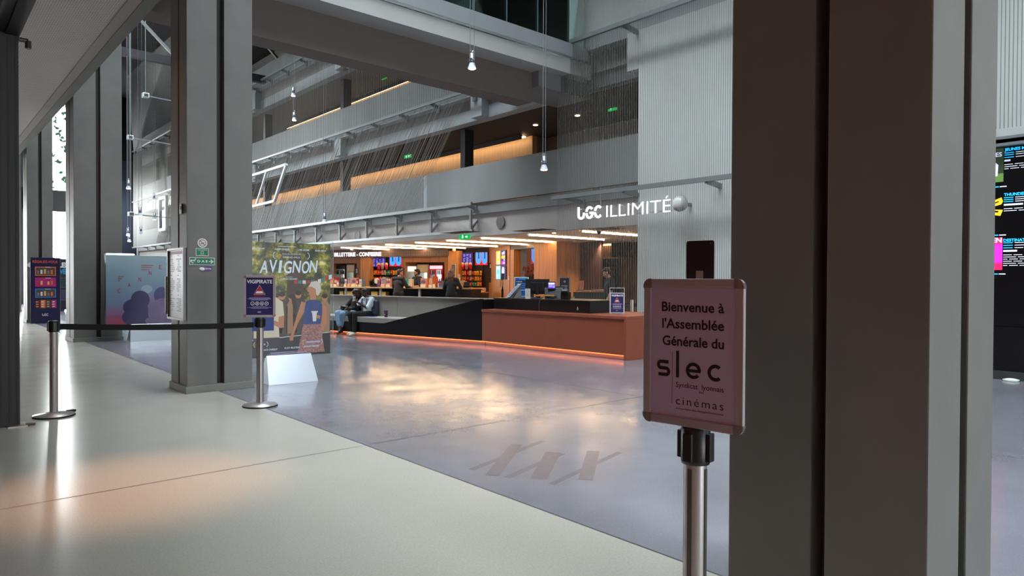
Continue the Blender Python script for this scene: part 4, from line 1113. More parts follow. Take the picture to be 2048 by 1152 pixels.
def hatch_mat(name, c1, c2, sc):
    m = bpy.data.materials.new(name); m.use_nodes = True; nt = m.node_tree; b = nt.nodes['Principled BSDF']; b.inputs['Roughness'].default_value = .5
    tc = nt.nodes.new('ShaderNodeTexCoord'); mp = nt.nodes.new('ShaderNodeMapping'); mp.inputs['Rotation'].default_value = (R(90), 0, 0)
    v = nt.nodes.new('ShaderNodeTexVoronoi'); v.inputs['Scale'].default_value = sc; v.inputs['Randomness'].default_value = .25
    nt.links.new(tc.outputs['Object'], mp.inputs[0]); nt.links.new(mp.outputs[0], v.inputs['Vector'])
    rp = nt.nodes.new('ShaderNodeValToRGB'); rp.color_ramp.elements[0].color = (*lin(c1), 1); rp.color_ramp.elements[1].color = (*lin(c2), 1); rp.color_ramp.elements[1].position = .6
    nt.links.new(v.outputs['Distance'], rp.inputs[0]); nt.links.new(rp.outputs[0], b.inputs['Base Color']); return m


xr, xl = HF.x(896.5), HF.x(640)
zb = 2.285
t = thing('shop_sign', 'dark patterned header board reading BILLETTERIE - CONFISERIE in white', 'sign', HF.w(0, 0, 0), HF.a)
MB().box(xl, xr, 0, .12, zb, ZC).build('board', hatch_mat('header_pattern', (58, 46, 42), (98, 82, 76), 9), t)
xa, za = HF.at(669.3, 514, 0); xb, _ = HF.at(763, 514, 0)
MB().text('BILLETTERIE - CONFISERIE', xa, 2.335, .165, 0, -.02, 'L', xb - xa, bold=.02, ext=.008).build('lettering', emit('sign_white_light', (250, 244, 255), 1.6), t)
M_OAKD = wood_mat('oak_veneer_dark', (132, 88, 60), .45)  # darker oak for the shop front frame
MW = [M_OAKD, M_WOOD, M_DCAB]


def hx(px, y=0.0): return HF.x(px, y)


m = MB(); y0 = .10
zn1 = HF.at(690, 527, y0)[1]; zn2 = HF.at(845, 524.5, y0)[1]
m.box(xl, hx(664.5), y0, .9, 0, zb).box(hx(664.5), hx(710), y0, .24, zn1, zb).box(hx(710), hx(719.5), y0, .9, 0, zb)
m.box(hx(800), hx(808.5), y0, .9, 0, zb).box(hx(808.5), hx(886), y0, .24, zn2, zb).box(hx(886), hx(894), y0, .9, 0, zb)
o = struct('wall_shop', m.xf(Matrix.Translation(HF.p) @ Matrix.Rotation(HF.a, 4, 'Z')), M_OAKD, 'wooden shop front framing the drinks fridges')
m = MB().box(hx(719.5), hx(738), .05, .30, 0, zb + .02).box(hx(895.5), hx(917), .02, .30, 0, 2.5)
struct('wall_pier', m.xf(Matrix.Translation(HF.p) @ Matrix.Rotation(HF.a, 4, 'Z')), M_WOOD, 'lighter wooden piers of the shop front')
m = MB().box(xl, hx(975, 1.4), 1.0, 1.1, 0, ZC).box(hx(738), hx(801), .50, .55, 0, zb + .3).box(hx(917), hx(985, .5), .50, .55, 0, ZC)
struct('wall_shop_back', m.xf(Matrix.Translation(HF.p) @ Matrix.Rotation(HF.a, 4, 'Z')), mat('shop_back_dark', (42, 28, 26), .6), 'dark back wall of the shop')


def fridge(px0, px1, py0, label, kind):
    yy = .25; x0, x1 = HF.x(px0, yy), HF.x(px1, yy); zt = HF.at(px0, py0, yy)[1]; w = x1 - x0
    t = thing('drinks_fridge', label, 'fridge', HF.w((x0 + x1) / 2, yy, 0), HF.a, 'drinks fridges of the shop')
    body = {'white': M_WSIGN, 'grey': mat('fridge_taupe', (150, 136, 118), .5), 'red': mat('fridge_red', (150, 16, 26), .4), 'black': M_BLACK}[kind]
    MB().box(-w / 2, -w / 2 + .03, 0, .6, 0, zt).box(w / 2 - .03, w / 2, 0, .6, 0, zt).box(-w / 2, w / 2, .55, .6, 0, zt).box(-w / 2, w / 2, 0, .6, zt - .04, zt).box(-w / 2, w / 2, 0, .6, 0, .25).build('cabinet', body, t)
    MB().box(-w / 2 + .04, w / 2 - .04, .5, .54, .3, zt - .06).build('lit_liner', emit('fridge_light', (206, 226, 226), 5), t)
    hd = .30 if kind == 'grey' else (.22 if kind == 'white' else .16)
    m = MB().box(-w / 2 + .03, w / 2 - .03, -.01, .03, zt - hd, zt - .03, 0); m.build('header', {'white': emit('fridge_sign_white', (214, 222, 222), 1.0), 'grey': mat('fridge_sign_tan', (176, 162, 134), .5), 'red': emit('fridge_sign_pink', (230, 190, 210), 1.0), 'black': M_BLACK}[kind], t)
    for s_ in range(4):
        z = .5 + s_ * .36
        if z < zt - hd - .2:
            sh = MB().box(-w / 2 + .04, w / 2 - .04, .06, .5, z - .015, z).build('shelf', M_WSIGN, t)
            mm = MB(); n = 7
            for k in range(n):
                xx = -w / 2 + .09 + k * (w - .18) / (n - 1); mm.lathe([(0, 0), (.028, 0), (.028, .14), (.012, .19), (.012, .215), (0, .215)], (xx, .14, z), 8)
            oo = mm.build('bottle_row', (mat('bottle_teal', (44, 130, 128), .3), mat('bottle_cola', (60, 24, 26), .3), mat('bottle_amber', (190, 110, 50), .3), mat('bottle_blue', (70, 110, 170), .3))[(s_ + len(label)) % 4], t); oo['kind'] = 'stuff'
    nd = 2 if kind in ('red', 'black') else 1
    for k in range(nd):
        a, b = -w / 2 + .02 + k * (w - .04) / nd, -w / 2 + .02 + (k + 1) * (w - .04) / nd
        d = MB(); ring_prism(d, rrect(a, b, .26, zt - hd, .01), rrect(a + .035, b - .035, .30, zt - hd - .04, .01), -.03, .0)
        dd = d.build('door', {'white': M_WSIGN, 'grey': body, 'red': M_REDP, 'black': mat('fridge_grey', (130, 134, 136), .4)}[kind], t)
        MB().box(b - .03, b - .01, -.06, -.03, .9, 1.2).build('handle', M_STEEL, dd)
        MB().box(a + .03, b - .03, -.018, -.012, .29, zt - hd - .03).build('glass', M_ACRYL, dd)
    return t


fridge(669, 691, 530.5, 'glass fronted double drinks fridge at the far left of the shop', 'black')
fridge(693, 709.5, 529, 'taupe drinks fridge in the left niche of the shop', 'grey')
fridge(813, 833, 532, 'white drinks fridge behind the server', 'white')
fridge(834, 857, 529, 'taupe drinks fridge right of the server', 'grey')
fridge(858.5, 886, 530, 'red framed double drinks fridge in the right niche', 'red')


def small_sign(px0, px1, py0, py1, yy, name, label, cat, mt, bars=None, frame=None, F_=HF, light=True):
    x0, z1 = F_.at(px0, py0, yy); x1, z0 = F_.at(px1, py1, yy); w, h = x1 - x0, z1 - z0
    t = thing(name, label, cat, F_.w((x0 + x1) / 2, yy, z0), F_.a)
    MB().box(-w / 2 - .01, w / 2 + .01, 0, .04, -.01, h + .01).build('casing', frame or M_BLACK, t)
    m = MB().rect(-w / 2, w / 2, 0, h, -.002, 0); mats = [mt]
    for (a, b, c, d, mm) in (bars or []):
        if mm not in mats: mats.append(mm)
        m.rect(-w / 2 + a * w, -w / 2 + b * w, c * h, d * h, -.004, mats.index(mm))
    m.build('screen' if light else 'sheet', mats, t)
    return t, w, h


E_MENU = emit('screen_indigo', (42, 34, 120), .9); E_TXT = emit('screen_text', (150, 150, 235), 1.2); E_BLUE = emit('screen_blue', (52, 140, 240), 1.3)
E_RED = emit('screen_red', (190, 24, 40), 1.0); E_PINK = emit('screen_pink', (226, 190, 220), 1.0)
random.seed(21)


def menu_bars():
    b = []
    for c in range(4):
        for r_ in range(11):
            if random.random() < .8: b.append((.06 + c * .24, .06 + c * .24 + random.uniform(.08, .17), .08 + r_ * .078, .08 + r_ * .078 + .03, E_TXT))
    return b


for a, b, c, d, lab in ((744.5, 771, 515.5, 533.5, 'indigo price list screen over the left sweets rack'), (919, 945, 506, 531.5, 'indigo price list screen over the right sweets rack')):
    small_sign(a, b, c, d, .44, 'menu_screen', lab, 'screen', E_MENU, menu_bars())
for a, b, c, d, lab in ((779, 803, 514, 532.5, 'bright blue and red advert screen over the left sweets rack'), (951, 975, 505, 530, 'bright blue and red advert screen beside the wooden wall')):
    t, w, h = small_sign(a, b, c, d, .44, 'advert_screen', lab, 'screen', E_RED)
    m = MB()
    for k in range(2):
        cx = -w * .25 + k * w * .5; m.rect(cx - w * .22, cx + w * .22, h * .45, h, -.006, 0); m.disc(cx, h * .45, w * .22, -.006, 0, 20, h * .38)
    for k in range(2): m.rect(-w * .27 + k * w * .5, -w * .18 + k * w * .5, h * .5, h, -.008, 1)
    m.build('picture', [E_BLUE, mat('screen_dark', (60, 40, 60), .4)], t)
for a, b, c, d, lab in ((711, 716.5, 537, 548, 'dark price card on the wooden frame left of the first pier'), (801, 807.5, 536, 549, 'dark price card on the wooden frame left of the right niche')):
    small_sign(a, b, c, d, .09, 'price_card', lab, 'sign', mat('card_dark', (44, 36, 40), .5), [(.2, .8, .2 + k * .2, .3 + k * .2, M_LAV) for k in range(4)], light=False)

# ---- sweets racks: shelves and every bag
M_BAGS = [(mat('bag_yellow', (236, 170, 24), .35), 'yellow'), (mat('bag_orange', (228, 92, 26), .35), 'orange'), (mat('bag_red', (204, 30, 24), .35), 'red'),
          (mat('bag_green', (96, 148, 62), .35), 'green'), (mat('bag_tan', (214, 150, 84), .35), 'tan'), (mat('bag_white', (206, 190, 176), .35), 'pale')]


def bag_mesh():
    m = MB(); n = 6; w, h, d = .062, .16, .025
    vs = []; fs = []
    for j in range(n + 1):
        v = j / n; k = math.sin(math.pi * min(1, max(0, v))) ** .6
        for i in range(n + 1):
            u = i / n * 2 - 1; bulge = d * k * (1 - u * u); vs.append((u * w * (1 + .05 * math.cos(v * 9)), -bulge - .002, v * h))
    for j in range(n):
        for i in range(n): a = j * (n + 1) + i; fs.append((a, a + 1, a + n + 2, a + n + 1))
    m.raw(vs, fs, 0, True); m.raw([(x, -y * .4 + .002, z) for x, y, z in vs], [f[::-1] for f in fs], 0, True)
    m.rect(-w * .4, w * .4, h * .42, h * .56, -d - .004, 1)
    return m


BAGP = {}
for mm, nm in M_BAGS:
    me = bag_mesh().build('sweet_bag', [mm, M_CARD[5] if nm in ('red', 'orange', 'green') else M_CARD[1]]); BAGP[nm] = me.data; bpy.data.objects.remove(me)
random.seed(31)


def rack(px0, px1, rows, y, side, seq):
    t = thing('sweets_rack', 'black wall rack of sweet bags on the %s of the shop' % side, 'rack', HF.w(HF.x((px0 + px1) / 2, y), y, 0), HF.a)
    xc = HF.x((px0 + px1) / 2, y); xa, xb = HF.x(px0, y) - xc, HF.x(px1, y) - xc
    MB().box(xa, xb, .12, .14, .3, 2.0).build('back_board', M_DCAB, t)
    for (pt, pb), cols in zip(rows, seq):
        z = HF.at(px0, pb, y)[1]; zt = HF.at(px0, pt, y)[1]; hs = (zt - z) / .16
        MB().box(xa, xb, -.03, .12, z - .05, z - .012).build('shelf', M_BLACK, t)
        n = int((xb - xa) / .105)
        for k in range(n):
            nm = cols[int(k / n * len(cols))]
            o = bpy.data.objects.new('sweet_bag', BAGP[nm]); COL.objects.link(o)
            o.location = HF.w(xc + xa + (k + .5) * (xb - xa) / n, y + random.uniform(.02, .05), z - .008); o.rotation_euler = (R(random.uniform(-6, 4)), R(random.uniform(-7, 7)), HF.a); o.scale = (.78, 1, hs * random.uniform(.9, 1.02))
            tag(o, '%s sweet bag on the %s wall rack' % (nm, side), 'sweets', 'sweet bags on the %s rack' % side)


rack(729, 797, ((540, 549), (553, 561.5), (564, 573)), .33, 'left', (('yellow', 'yellow', 'tan', 'orange', 'red', 'pale', 'green', 'red', 'yellow', 'yellow'), ('tan', 'orange', 'orange', 'red', 'orange', 'pale', 'green', 'red', 'yellow', 'yellow'), ('orange', 'yellow', 'pale', 'green', 'tan', 'red', 'pale', 'orange', 'tan', 'pale')))
rack(912, 963, ((541, 550), (551.5, 560.5), (562, 571)), .33, 'right', (('tan', 'yellow', 'orange', 'red', 'pale', 'red', 'yellow', 'yellow', 'yellow'), ('orange', 'tan', 'orange', 'red', 'pale', 'red', 'yellow', 'yellow', 'orange'), ('red', 'orange', 'tan', 'orange', 'red', 'green', 'green', 'yellow', 'orange')))
for px, side, nn in ((766, 'left', 3), (934, 'right', 3)):
    for k in range(nn):
        x = HF.x(px - 8 + k * 7.6, .30); z = HF.at(px, 539, .30)[1]
        o = MB().lathe([(0, 0), (.05, 0), (.07, .20), (.0, .20)], n=14, m=0).lathe([(.072, .20), (.05, .27), (0, .29)], n=14, m=1).build('popcorn_tub', [M_REDP if k % 2 == 0 else M_CARD[3], M_CARD[5]])
        o.location = HF.w(x, .28, z); o.rotation_euler = (0, 0, HF.a); tag(o, '%s popcorn tub on top of the %s sweets rack' % ('red' if k % 2 == 0 else 'pink', side), 'tub', 'popcorn tubs over the racks')
# low food cabinet at the right end
x0, zt = HF.at(937, 585, -.6); x1, _ = HF.at(961, 585, -.6)
t = thing('food_cabinet', 'low dark food cabinet against the wooden wall', 'cabinet', HF.w((x0 + x1) / 2, -.6, 0), HF.a); w = x1 - x0
MB().box(-w / 2, w / 2, 0, .6, 0, .86).build('body', mat('cabinet_brown', (52, 40, 36), .4), t, bevel=.005)
MB().box(-w / 2 - .02, w / 2 + .02, -.02, .62, .86, .90).build('top', M_OAKT, t)
d = MB().box(-w / 2 + .02, w / 2 - .02, -.015, 0, .45, .82).build('drawer', mat('cabinet_brown2', (62, 48, 42), .4), t); MB().box(-.08, .08, -.03, -.015, .70, .715).build('handle', M_STEEL, d)
MB().box(-w / 2 - .02, w / 2 + .06, -.02, .05, .98, 1.01).box(-w / 2, -w / 2 + .02, 0, .04, .90, 1.0).box(w / 2 - .02, w / 2, 0, .04, .90, 1.0).build('rail', M_BLACK, t)
for k in range(5):
    o = MB().box(-.055, .055, 0, .12, 0, .15).box(-.04, .04, -.003, 0, .03, .09, 1).build('snack_pack', [M_CARD[5], M_CARD[4]]); o.location = HF.w(x0 + (k + .55) * w / 5, -.3, .905); o.rotation_euler = (0, 0, HF.a)
    tag(o, 'pale snack pack in the row on the low food cabinet', 'snack', 'snack packs on the low cabinet')
# standing white menu card beside the woman in black
p = SF.w(SF.x(906.5, .9), .9, 0); t = thing('menu_stand', 'white framed menu card on a pole behind the woman in black', 'sign', (p.x, p.y, 0), SF.a + R(-12))
MB().cyl((0, .02, 0), (0, .02, 1.5), .015).cyl((0, .02, 0), (0, .02, .02), .14).build('pole', M_BLACK, t)
m = MB(); ring_prism(m, rrect(-.09, .09, 1.44, 1.87, .02), rrect(-.07, .07, 1.47, 1.84, .004), 0, .02); m.build('frame', M_WSIGN, t)
m = MB().rect(-.075, .075, 1.46, 1.85, .01, 0)
for k in range(8): m.rect(-.05, .03 + .02 * (k % 2), 1.50 + k * .04, 1.52 + k * .04, .009, 1)
m.build('sheet', [mat('card_greyblue', (110, 116, 128), .5), M_WSIGN], t)

# ---- wooden wall with screens, opening, and the wood block at its right
WF = line_frame((15.95, 16.85), (17.3, 21.45))
TW = Matrix.Translation(WF.p) @ Matrix.Rotation(WF.a, 4, 'Z')
wx = lambda px, y=0.0: WF.x(px, y)
xn0, zn0 = WF.at(970, 526.5); xn1, zn1_ = WF.at(982, 565)
zo = WF.at(1040, 498)[1]
m = MB().box(wx(960.5), xn0, 0, .3, 0, ZC).box(xn0, xn1, 0, .3, 0, zn1_).box(xn0, xn1, 0, .3, zn0, ZC).box(xn1, wx(1019), 0, .3, 0, ZC).box(wx(1019), wx(1026.5), .02, .3, 0, zo)
struct('wall_screens', m.xf(TW), M_WOOD, 'oak wall carrying four lit screens')
struct('trim_9', MB().box(wx(1019), 0.1, .03, .3, zo, ZC).xf(TW), mat('lintel_dark', (62, 56, 54), .6), 'dark lintel over the opening in the oak wall')
struct('wall_recess', MB().box(xn0 - .02, xn1 + .02, .045, .06, zn1_ - .02, zn0 + .02, 0).box(wx(1026), wx(1053, 1.2), 1.2, 1.3, 0, ZC, 1).box(wx(1053, 1.2), 2.2, 1.22, 1.3, 0, ZC, 2).xf(TW), [M_BLKW, M_WOOD, mat('recess_dark', (58, 34, 28), .6)])
for k in range(3):
    o = MB().box(.0, xn1 - xn0, .012, .045, 0, .02).build('niche_shelf', mat('niche_shelf', (70, 52, 40), .5)); o.location = WF.w(xn0, 0, zn1_ + .2 + .28 * k); o.rotation_euler = (0, 0, WF.a); o['kind'] = 'structure'
WBF = Fr((15.75, 17.0), NEGX)
p0, p1 = onX(1068, 540, 15.75), onX(1113, 540, 15.75); p2 = onX(1071, 540, 15.75)
struct('wall_block', MB().box(15.75, 17.6, p1.y, p0.y, 0, ZC), M_WOOD, 'oak clad block right of the opening')
E_ORA = emit('screen_orange', (250, 166, 60), 1.3); E_CYAN = emit('screen_cyan', (120, 214, 240), 1.3); E_WHITE = emit('screen_white', (220, 224, 236), 1.2); E_MAG = emit('screen_magenta', (190, 40, 180), 1.0)
for a, b, c, d, mt, bars, lab in ((992.3, 1001, 502.5, 529, E_ORA, ((.4, .7, .15, .25, E_WHITE), (.3, .8, .05, .12, E_WHITE), (.4, .62, .45, .9, E_PINK)), 'orange screen, upper left of the four on the oak wall'),
                                  (1002.2, 1011, 501, 529, E_MENU, ((.1, .9, .42, .64, E_ORA), (.1, .9, .02, .24, E_MAG), (.2, .45, .7, .86, E_WHITE), (.55, .8, .72, .92, E_WHITE), (.6, .8, .28, .38, E_WHITE), (.55, .8, .06, .18, E_WHITE)), 'purple and orange screen, upper right of the four on the oak wall'),
                                  (992.3, 1001, 532, 558, E_CYAN, ((.35, .6, .4, .7, E_BLUE), (.2, .8, .75, .9, E_WHITE), (.1, .4, .2, .3, E_WHITE)), 'pale cyan screen, lower left of the four on the oak wall'),
                                  (1002.2, 1011, 532, 558, E_MENU, ((.3, .6, .2, .9, E_WHITE), (.66, .76, .3, .85, E_TXT), (.15, .25, .2, .8, E_TXT)), 'indigo screen, lower right of the four on the oak wall')):
    small_sign(a, b, c, d, -.045, 'wall_screen', lab, 'screen', mt, list(bars), F_=WF)
t, w, h = small_sign(1062, 1080, 498, 527, 1.15, 'advert_screen', 'blue advert screen seen through the opening in the oak wall', 'screen', E_RED, F_=WF)
MB().rect(-w * .4, w * .3, h * .4, h, -.006).disc(-w * .05, h * .4, w * .35, -.006, 0, 20, h * .35).build('picture', E_BLUE, t)
# sweets seen through the opening
random.seed(41)
for k in range(16):
    x, z = WF.at(1046 + (k % 8) * 3.4, 541 + (k // 8) * 9 + random.uniform(-2, 2), .9)
    nm = ('red', 'orange', 'pale', 'red', 'tan', 'orange')[k % 6]
    o = bpy.data.objects.new('sweet_bag', BAGP[nm]); COL.objects.link(o); o.location = WF.w(x, .9, z); o.rotation_euler = (R(random.uniform(-30, 10)), R(random.uniform(-30, 30)), WF.a)
    tag(o, '%s sweet bag seen through the opening in the oak wall' % nm, 'sweets', 'sweet bags in the opening')
x0, z_ = WF.at(1046, 560, .9); x1, _ = WF.at(1076, 560, .9)
t = thing('sweets_display', 'dark sweets display inside the opening of the oak wall', 'rack', WF.w((x0 + x1) / 2, .92, 0), WF.a)
MB().box(-(x1 - x0) / 2, (x1 - x0) / 2, .0, .2, 0, 1.30).build('body', M_DCAB, t); MB().box(-(x1 - x0) / 2, (x1 - x0) / 2, .1, .15, 1.30, 1.8).build('back_board', mat('recess_dark', (58, 34, 28), .6), t)
x, z = WF.at(1017, 556, -.02); t = thing('wall_switch', 'small white switch on the oak wall beside the opening', 'switch', WF.w(x, -.012, z), WF.a); MB().box(-.035, .035, -.0, .012, -.07, .07).build('plate', M_WSIGN, t)
x, z = WF.at(980, 530, -.02); t = thing('wall_sign', 'tiny white card at the top of the dark niche in the oak wall', 'sign', WF.w(x, -.012, z - .06), WF.a); MB().box(-.045, .045, 0, .012, -.06, .10).build('plate', M_WSIGN, t)

# ---- foyer ceiling lights, vents, exit signs
M_STRIP = emit('strip_light', (255, 214, 160), 50)
SL = [((1028, 467), (1200, 479)), ((1130, 459), (1330, 473)), ((938, 474), (1100, 486)), ((862, 478.5), (1030, 492.5)), ((793, 482.6), (956, 499)), ((735, 487), (890, 500)), ((682, 490), (830, 502)), ((640, 493), (763, 506)), ((1255, 450), (1420, 463))]
for k, (a, b) in enumerate(sorted(SL)):
    p = onZ(*a, ZC - .01); q = onZ(*b, ZC - .01); p.x = max(p.x, 12.72); L = min(3.6, abs(q.x - p.x))
    t = thing('ceiling_light', 'long thin warm strip light in the foyer ceiling, %s counted from the far left' % ('first', 'second', 'third', 'fourth', 'fifth', 'sixth', 'seventh', 'eighth', 'ninth')[k], 'light', (p.x, p.y, ZC), 0, 'strip lights of the foyer ceiling')
    MB().box(0, L, -.012, .012, -.042, -.018).build('diffuser', M_STRIP, t); MB().box(-.012, .0, -.016, .016, -.047, 0).build('end_cap', M_WSIGN, t); MB().box(L, L + .012, -.016, .016, -.047, 0).build('end_cap', M_WSIGN, t)
for (px, py), lab in (((915, 466), 'left'), ((1063, 462), 'middle'), ((1200, 460), 'right')):
    p = onZ(px + 5, py - 1.5, ZC)
    t = thing('ceiling_vent', 'thin dark vent slot in the foyer ceiling, the %s one' % {'left': 'one nearest the green exit sign', 'middle': 'one between two strip lights', 'right': 'one behind the strings'}[lab], 'vent', (p.x, p.y, ZC)); MB().box(-.25, .25, -.55, .55, -.006, 0).build('slot', mat('vent_dark', (70, 44, 36), .6), t)
M_EXIT = emit('exit_green', (0, 150, 66), 1.2); M_EXW = emit('exit_white', (220, 255, 235), 2.0)


def exit_sign(loc, label, w=.36, h=.16, rz=NEGX):
    t = thing('exit_sign', label, 'exit sign', loc, rz, 'green exit signs')
    MB().box(-w / 2, w / 2, 0, .04, 0, h).build('box', M_EXIT, t)
    m = MB().disc(-w * .17, h * .80, h * .09, -.002, 0, 10).flat([(-w * .22, h * .2), (-w * .16, h * .2), (-w * .10, h * .45), (-w * .12, h * .7), (-w * .22, h * .68)], -.002, 0)
    m.rect(w * .06, w * .20, h * .44, h * .58, -.002, 0).flat([(w * .18, h * .75), (w * .18, h * .25), (w * .30, h * .5)], -.003, 0); m.build('pictogram', M_EXW, t)
    MB().cyl((0, .02, h), (0, .02, h + .12), .01).build('hanger', M_WSIGN, t)


exit_sign(Vector(onX(929, 478.5, 11.98)), 'green exit sign hanging from the foyer ceiling', .34, .14, R(-60))
exit_sign(Vector(onX(767.5, 158, 14.0)), 'green exit sign on the second balcony, near the bridge beam', .36, .17)
exit_sign(Vector(onX(1224.5, 221, 14.2)), 'green exit sign behind the strings on the first balcony', .30, .17)
exit_sign(Vector(onX(815, 316, 13.8)), 'green exit sign behind slanting strings on the first balcony', .45, .12)
for (px, py, X, Z) in ((1155, 231, 13.6, 5.98), (1201, 277, 14.6, 5.98), (1071, 250, 14.0, 5.98)):
    p = onZ(px, py, Z); t = thing('downlight', 'small lit downlight in the dark ceiling of the first balcony, %s' % {1155: 'brightest one', 1201: 'lowest one', 1071: 'faint one at the left'}[px], 'light', (p.x, p.y, Z)); MB().cyl((0, 0, -.012), (0, 0, 0), .07, n=16).build('lens', emit('downlight_glow', (255, 226, 190), 8), t); spot('downlight_beam', (p.x, p.y, Z - .03), 110, (1.0, .82, .66), 130, .6)
for (px, py) in ((1108, 465.5), (951, 489), (1013, 487), (703, 499)):
    p = onZ(px, py, ZC); t = thing('downlight', 'small round spot in the foyer ceiling, %s' % {1108: 'behind the strings', 951: 'above the wooden wall', 1013: 'at the end of a strip light', 703: 'at the far left by the header'}[px], 'light', (p.x, p.y, ZC)); MB().cyl((0, 0, -.015), (0, 0, 0), .05, n=14).build('lens', emit('downlight_glow', (255, 226, 190), 8), t)
p = onZ(1198, 459, ZC); t = thing('dome_camera', 'small black dome camera under the foyer ceiling', 'camera', (p.x, p.y, ZC)); MB().cyl((0, 0, -.05), (0, 0, 0), .06).build('mount', M_WSIGN, t); MB().ell((0, 0, -.06), (.055, .055, .06)).build('dome', M_BLACK, t)
x, z = HF.at(908, 499, -.2); t = thing('dome_camera', 'pale dome camera over the right pier of the shop', 'camera', HF.w(x, -.2, ZC)); MB().cyl((0, 0, -.04), (0, 0, 0), .06).build('mount', M_WSIGN, t); MB().ell((0, 0, -.09), (.07, .07, .08)).build('dome', M_CARD[5], t)

# ---- dark back of the foyer behind the string curtain
M_SLAT = wood_mat('dark_slats', (126, 98, 76), .6)
XB = 18.3
m = MB().box(XB, XB + .2, 2, 16.9, 0, ZC, 0)
pa, pb = onX(1155, 540, XB), onX(1114, 540, XB)
for k in range(90):
    y = 16.6 - k * .09
    if y > 8: m.box(XB - .03, XB, y, y + .045, 0, ZC, 1)
struct('wall_slats', m, [mat('slat_back', (74, 58, 48), .7), M_SLAT], 'dark slatted wall behind the string curtain')
struct('wall_niche', MB().box(XB - .4, XB - .35, pa.y, 17.5, 1.98, ZC, 0).box(XB - .2, XB - .15, pa.y, 17.6, 0, 1.98, 1).box(XB - .4, XB, pa.y - .1, pa.y, 0, ZC, 2), [mat('niche_grey', (128, 112, 104), .7), M_BLKW, M_SLAT])
VF = Fr((XB - .06, 10), NEGX)
x0, z1 = VF.at(1195, 517); x1, z0 = VF.at(1236, 590)
t = thing('wall_poster', 'dark blue poster with pale heading on the slatted wall behind the strings', 'poster', VF.w((x0 + x1) / 2, -.04, .8), NEGX); w, h = x1 - x0, z1 - .8
MB().box(-w / 2, w / 2, 0, .03, 0, h).build('sheet', mat('poster_night', (26, 48, 76), .4, var=.25, vscale=2), t)
MB().box(-w / 2 - .03, w / 2 + .03, -.02, .04, h - .02, h + .06).build('top_rail', mat('rail_brass', (196, 150, 100), .4), t)
m = MB()
random.seed(8)
for k in range(3):
    x = -w * .40
    while x < w * .34:
        ww = random.uniform(.03, .07); m.rect(x, x + ww, h * (.70 - k * .085), h * (.70 - k * .085) + .10, -.002, 0); x += ww + .022
m.build('heading', mat('poster_pale', (136, 132, 130), .5), t)
x0, z1 = VF.at(1193, 487, -.3); x1, _ = VF.at(1224, 487, -.3)
o = MB().box(0, x1 - x0, 0, .05, 0, .03).build('cove_light', emit('cove_warm', (255, 206, 130), 14)); o.location = VF.w(x0, -.12, ZC - .05); o.rotation_euler = (0, 0, NEGX); tag(o, 'short warm light at the top of the slatted wall', 'light')
struct('trim_10', MB().box(XB - .5, XB - .1, 8, VF.w(x1 + .1).y, 2.15, ZC), mat('bulkhead_brown', (58, 44, 36), .7))
# welcome desk behind the strings
DF = line_frame((13.85, 11.35), (13.0, 12.75))
x0 = DF.x(1147); x1 = DF.x(1209)
t = thing('welcome_desk', 'dark slatted welcome desk behind the string curtain', 'desk', DF.w((x0 + x1) / 2, 0, 0), DF.a); w = x1 - x0
MB().box(-w / 2, w / 2, 0, .6, 0, 1.05).build('body', mat('desk_dark', (52, 52, 50), .5), t)
MB().box(-w / 2 + .12, w / 2 + .02, -.02, .62, 1.05, 1.09).build('top', M_OAKT, t)
MB().box(-w / 2, w / 2, -.012, 0, .58, .68).build('belt_band', M_BLACK, t)
x = DF.x(1160, .3); t = thing('leaflet_holder', 'small leaflet holder on the welcome desk', 'leaflet holder', DF.w(x, .3, 1.09), DF.a)
MB().raw([(-.07, -.02, 0), (.07, -.02, 0), (.07, .06, 0), (-.07, .06, 0), (-.02, .03, .26), (.10, .03, .26), (.10, .05, .26), (-.02, .05, .26)], [(0, 3, 2, 1), (4, 5, 6, 7), (0, 1, 5, 4), (1, 2, 6, 5), (2, 3, 7, 6), (3, 0, 4, 7)]).build('leaflets', M_CARD[3], t); MB().box(-.09, .11, -.03, .09, 0, .015).build('foot', M_BLACK, t)
for px, py, lab in ((1146, 604, 'short pale barrier post left of the welcome desk'), (1264.5, 640, 'pale barrier post right of the counter notice, behind the strings')):
    p = atD(px, 560, 15.8 if px < 1200 else 13.6)
    t = thing('barrier_post', lab, 'barrier post', (p.x, p.y, 0)); MB().cyl((0, 0, .02), (0, 0, .98), .035).build('pole', mat('post_champagne', (176, 166, 150), .35, metal=.5), t); MB().lathe([(0, 0), (.17, 0), (.17, .015), (.05, .035), (0, .035)]).build('base', M_STEEL, t)
pa, pb = atD(1264.5, 560, 13.6), atD(1300, 560, 17); q0 = atD(1216, 560, 16.5)
tag(MB().bar((pa.x, pa.y, .84), (q0.x, q0.y, .84), .004, .06).build('barrier_belt', M_BELT), 'dark belt running behind the counter notice', 'belt')
pa, pb = atD(1238, 560, 18.2), atD(1300, 560, 17.0)
m = MB().bar((pa.x, pa.y, .72), (pb.x, pb.y, .74), .004, .09); 
tag(m.build('barrier_belt', M_BELT), 'farther dark belt in front of the slatted wall', 'belt')
p = atD(1129, 575, 17.2); t = thing('sign_stand', 'black poster stand in a silver frame behind the till, beside the oak block', 'sign stand', (p.x, p.y, 0), R(-50))
m = MB(); ring_prism(m, rrect(-.14, .14, .85, 1.44, .01), rrect(-.115, .115, .875, 1.415, .003), 0, .02); m.build('frame', M_SNAP, t)
MB().rect(-.12, .12, .87, 1.42, .008).build('sheet', M_BLACK, t); MB().cyl((0, .02, 0), (0, .02, .86), .02).cyl((0, .02, 0), (0, .02, .02), .16).build('pole', M_STEELD, t)
m = MB()
for k in range(3): m.rect(-.08 + .01 * k, .08 - .01 * k, 1.20 - k * .055, 1.235 - k * .055, .007, 0)
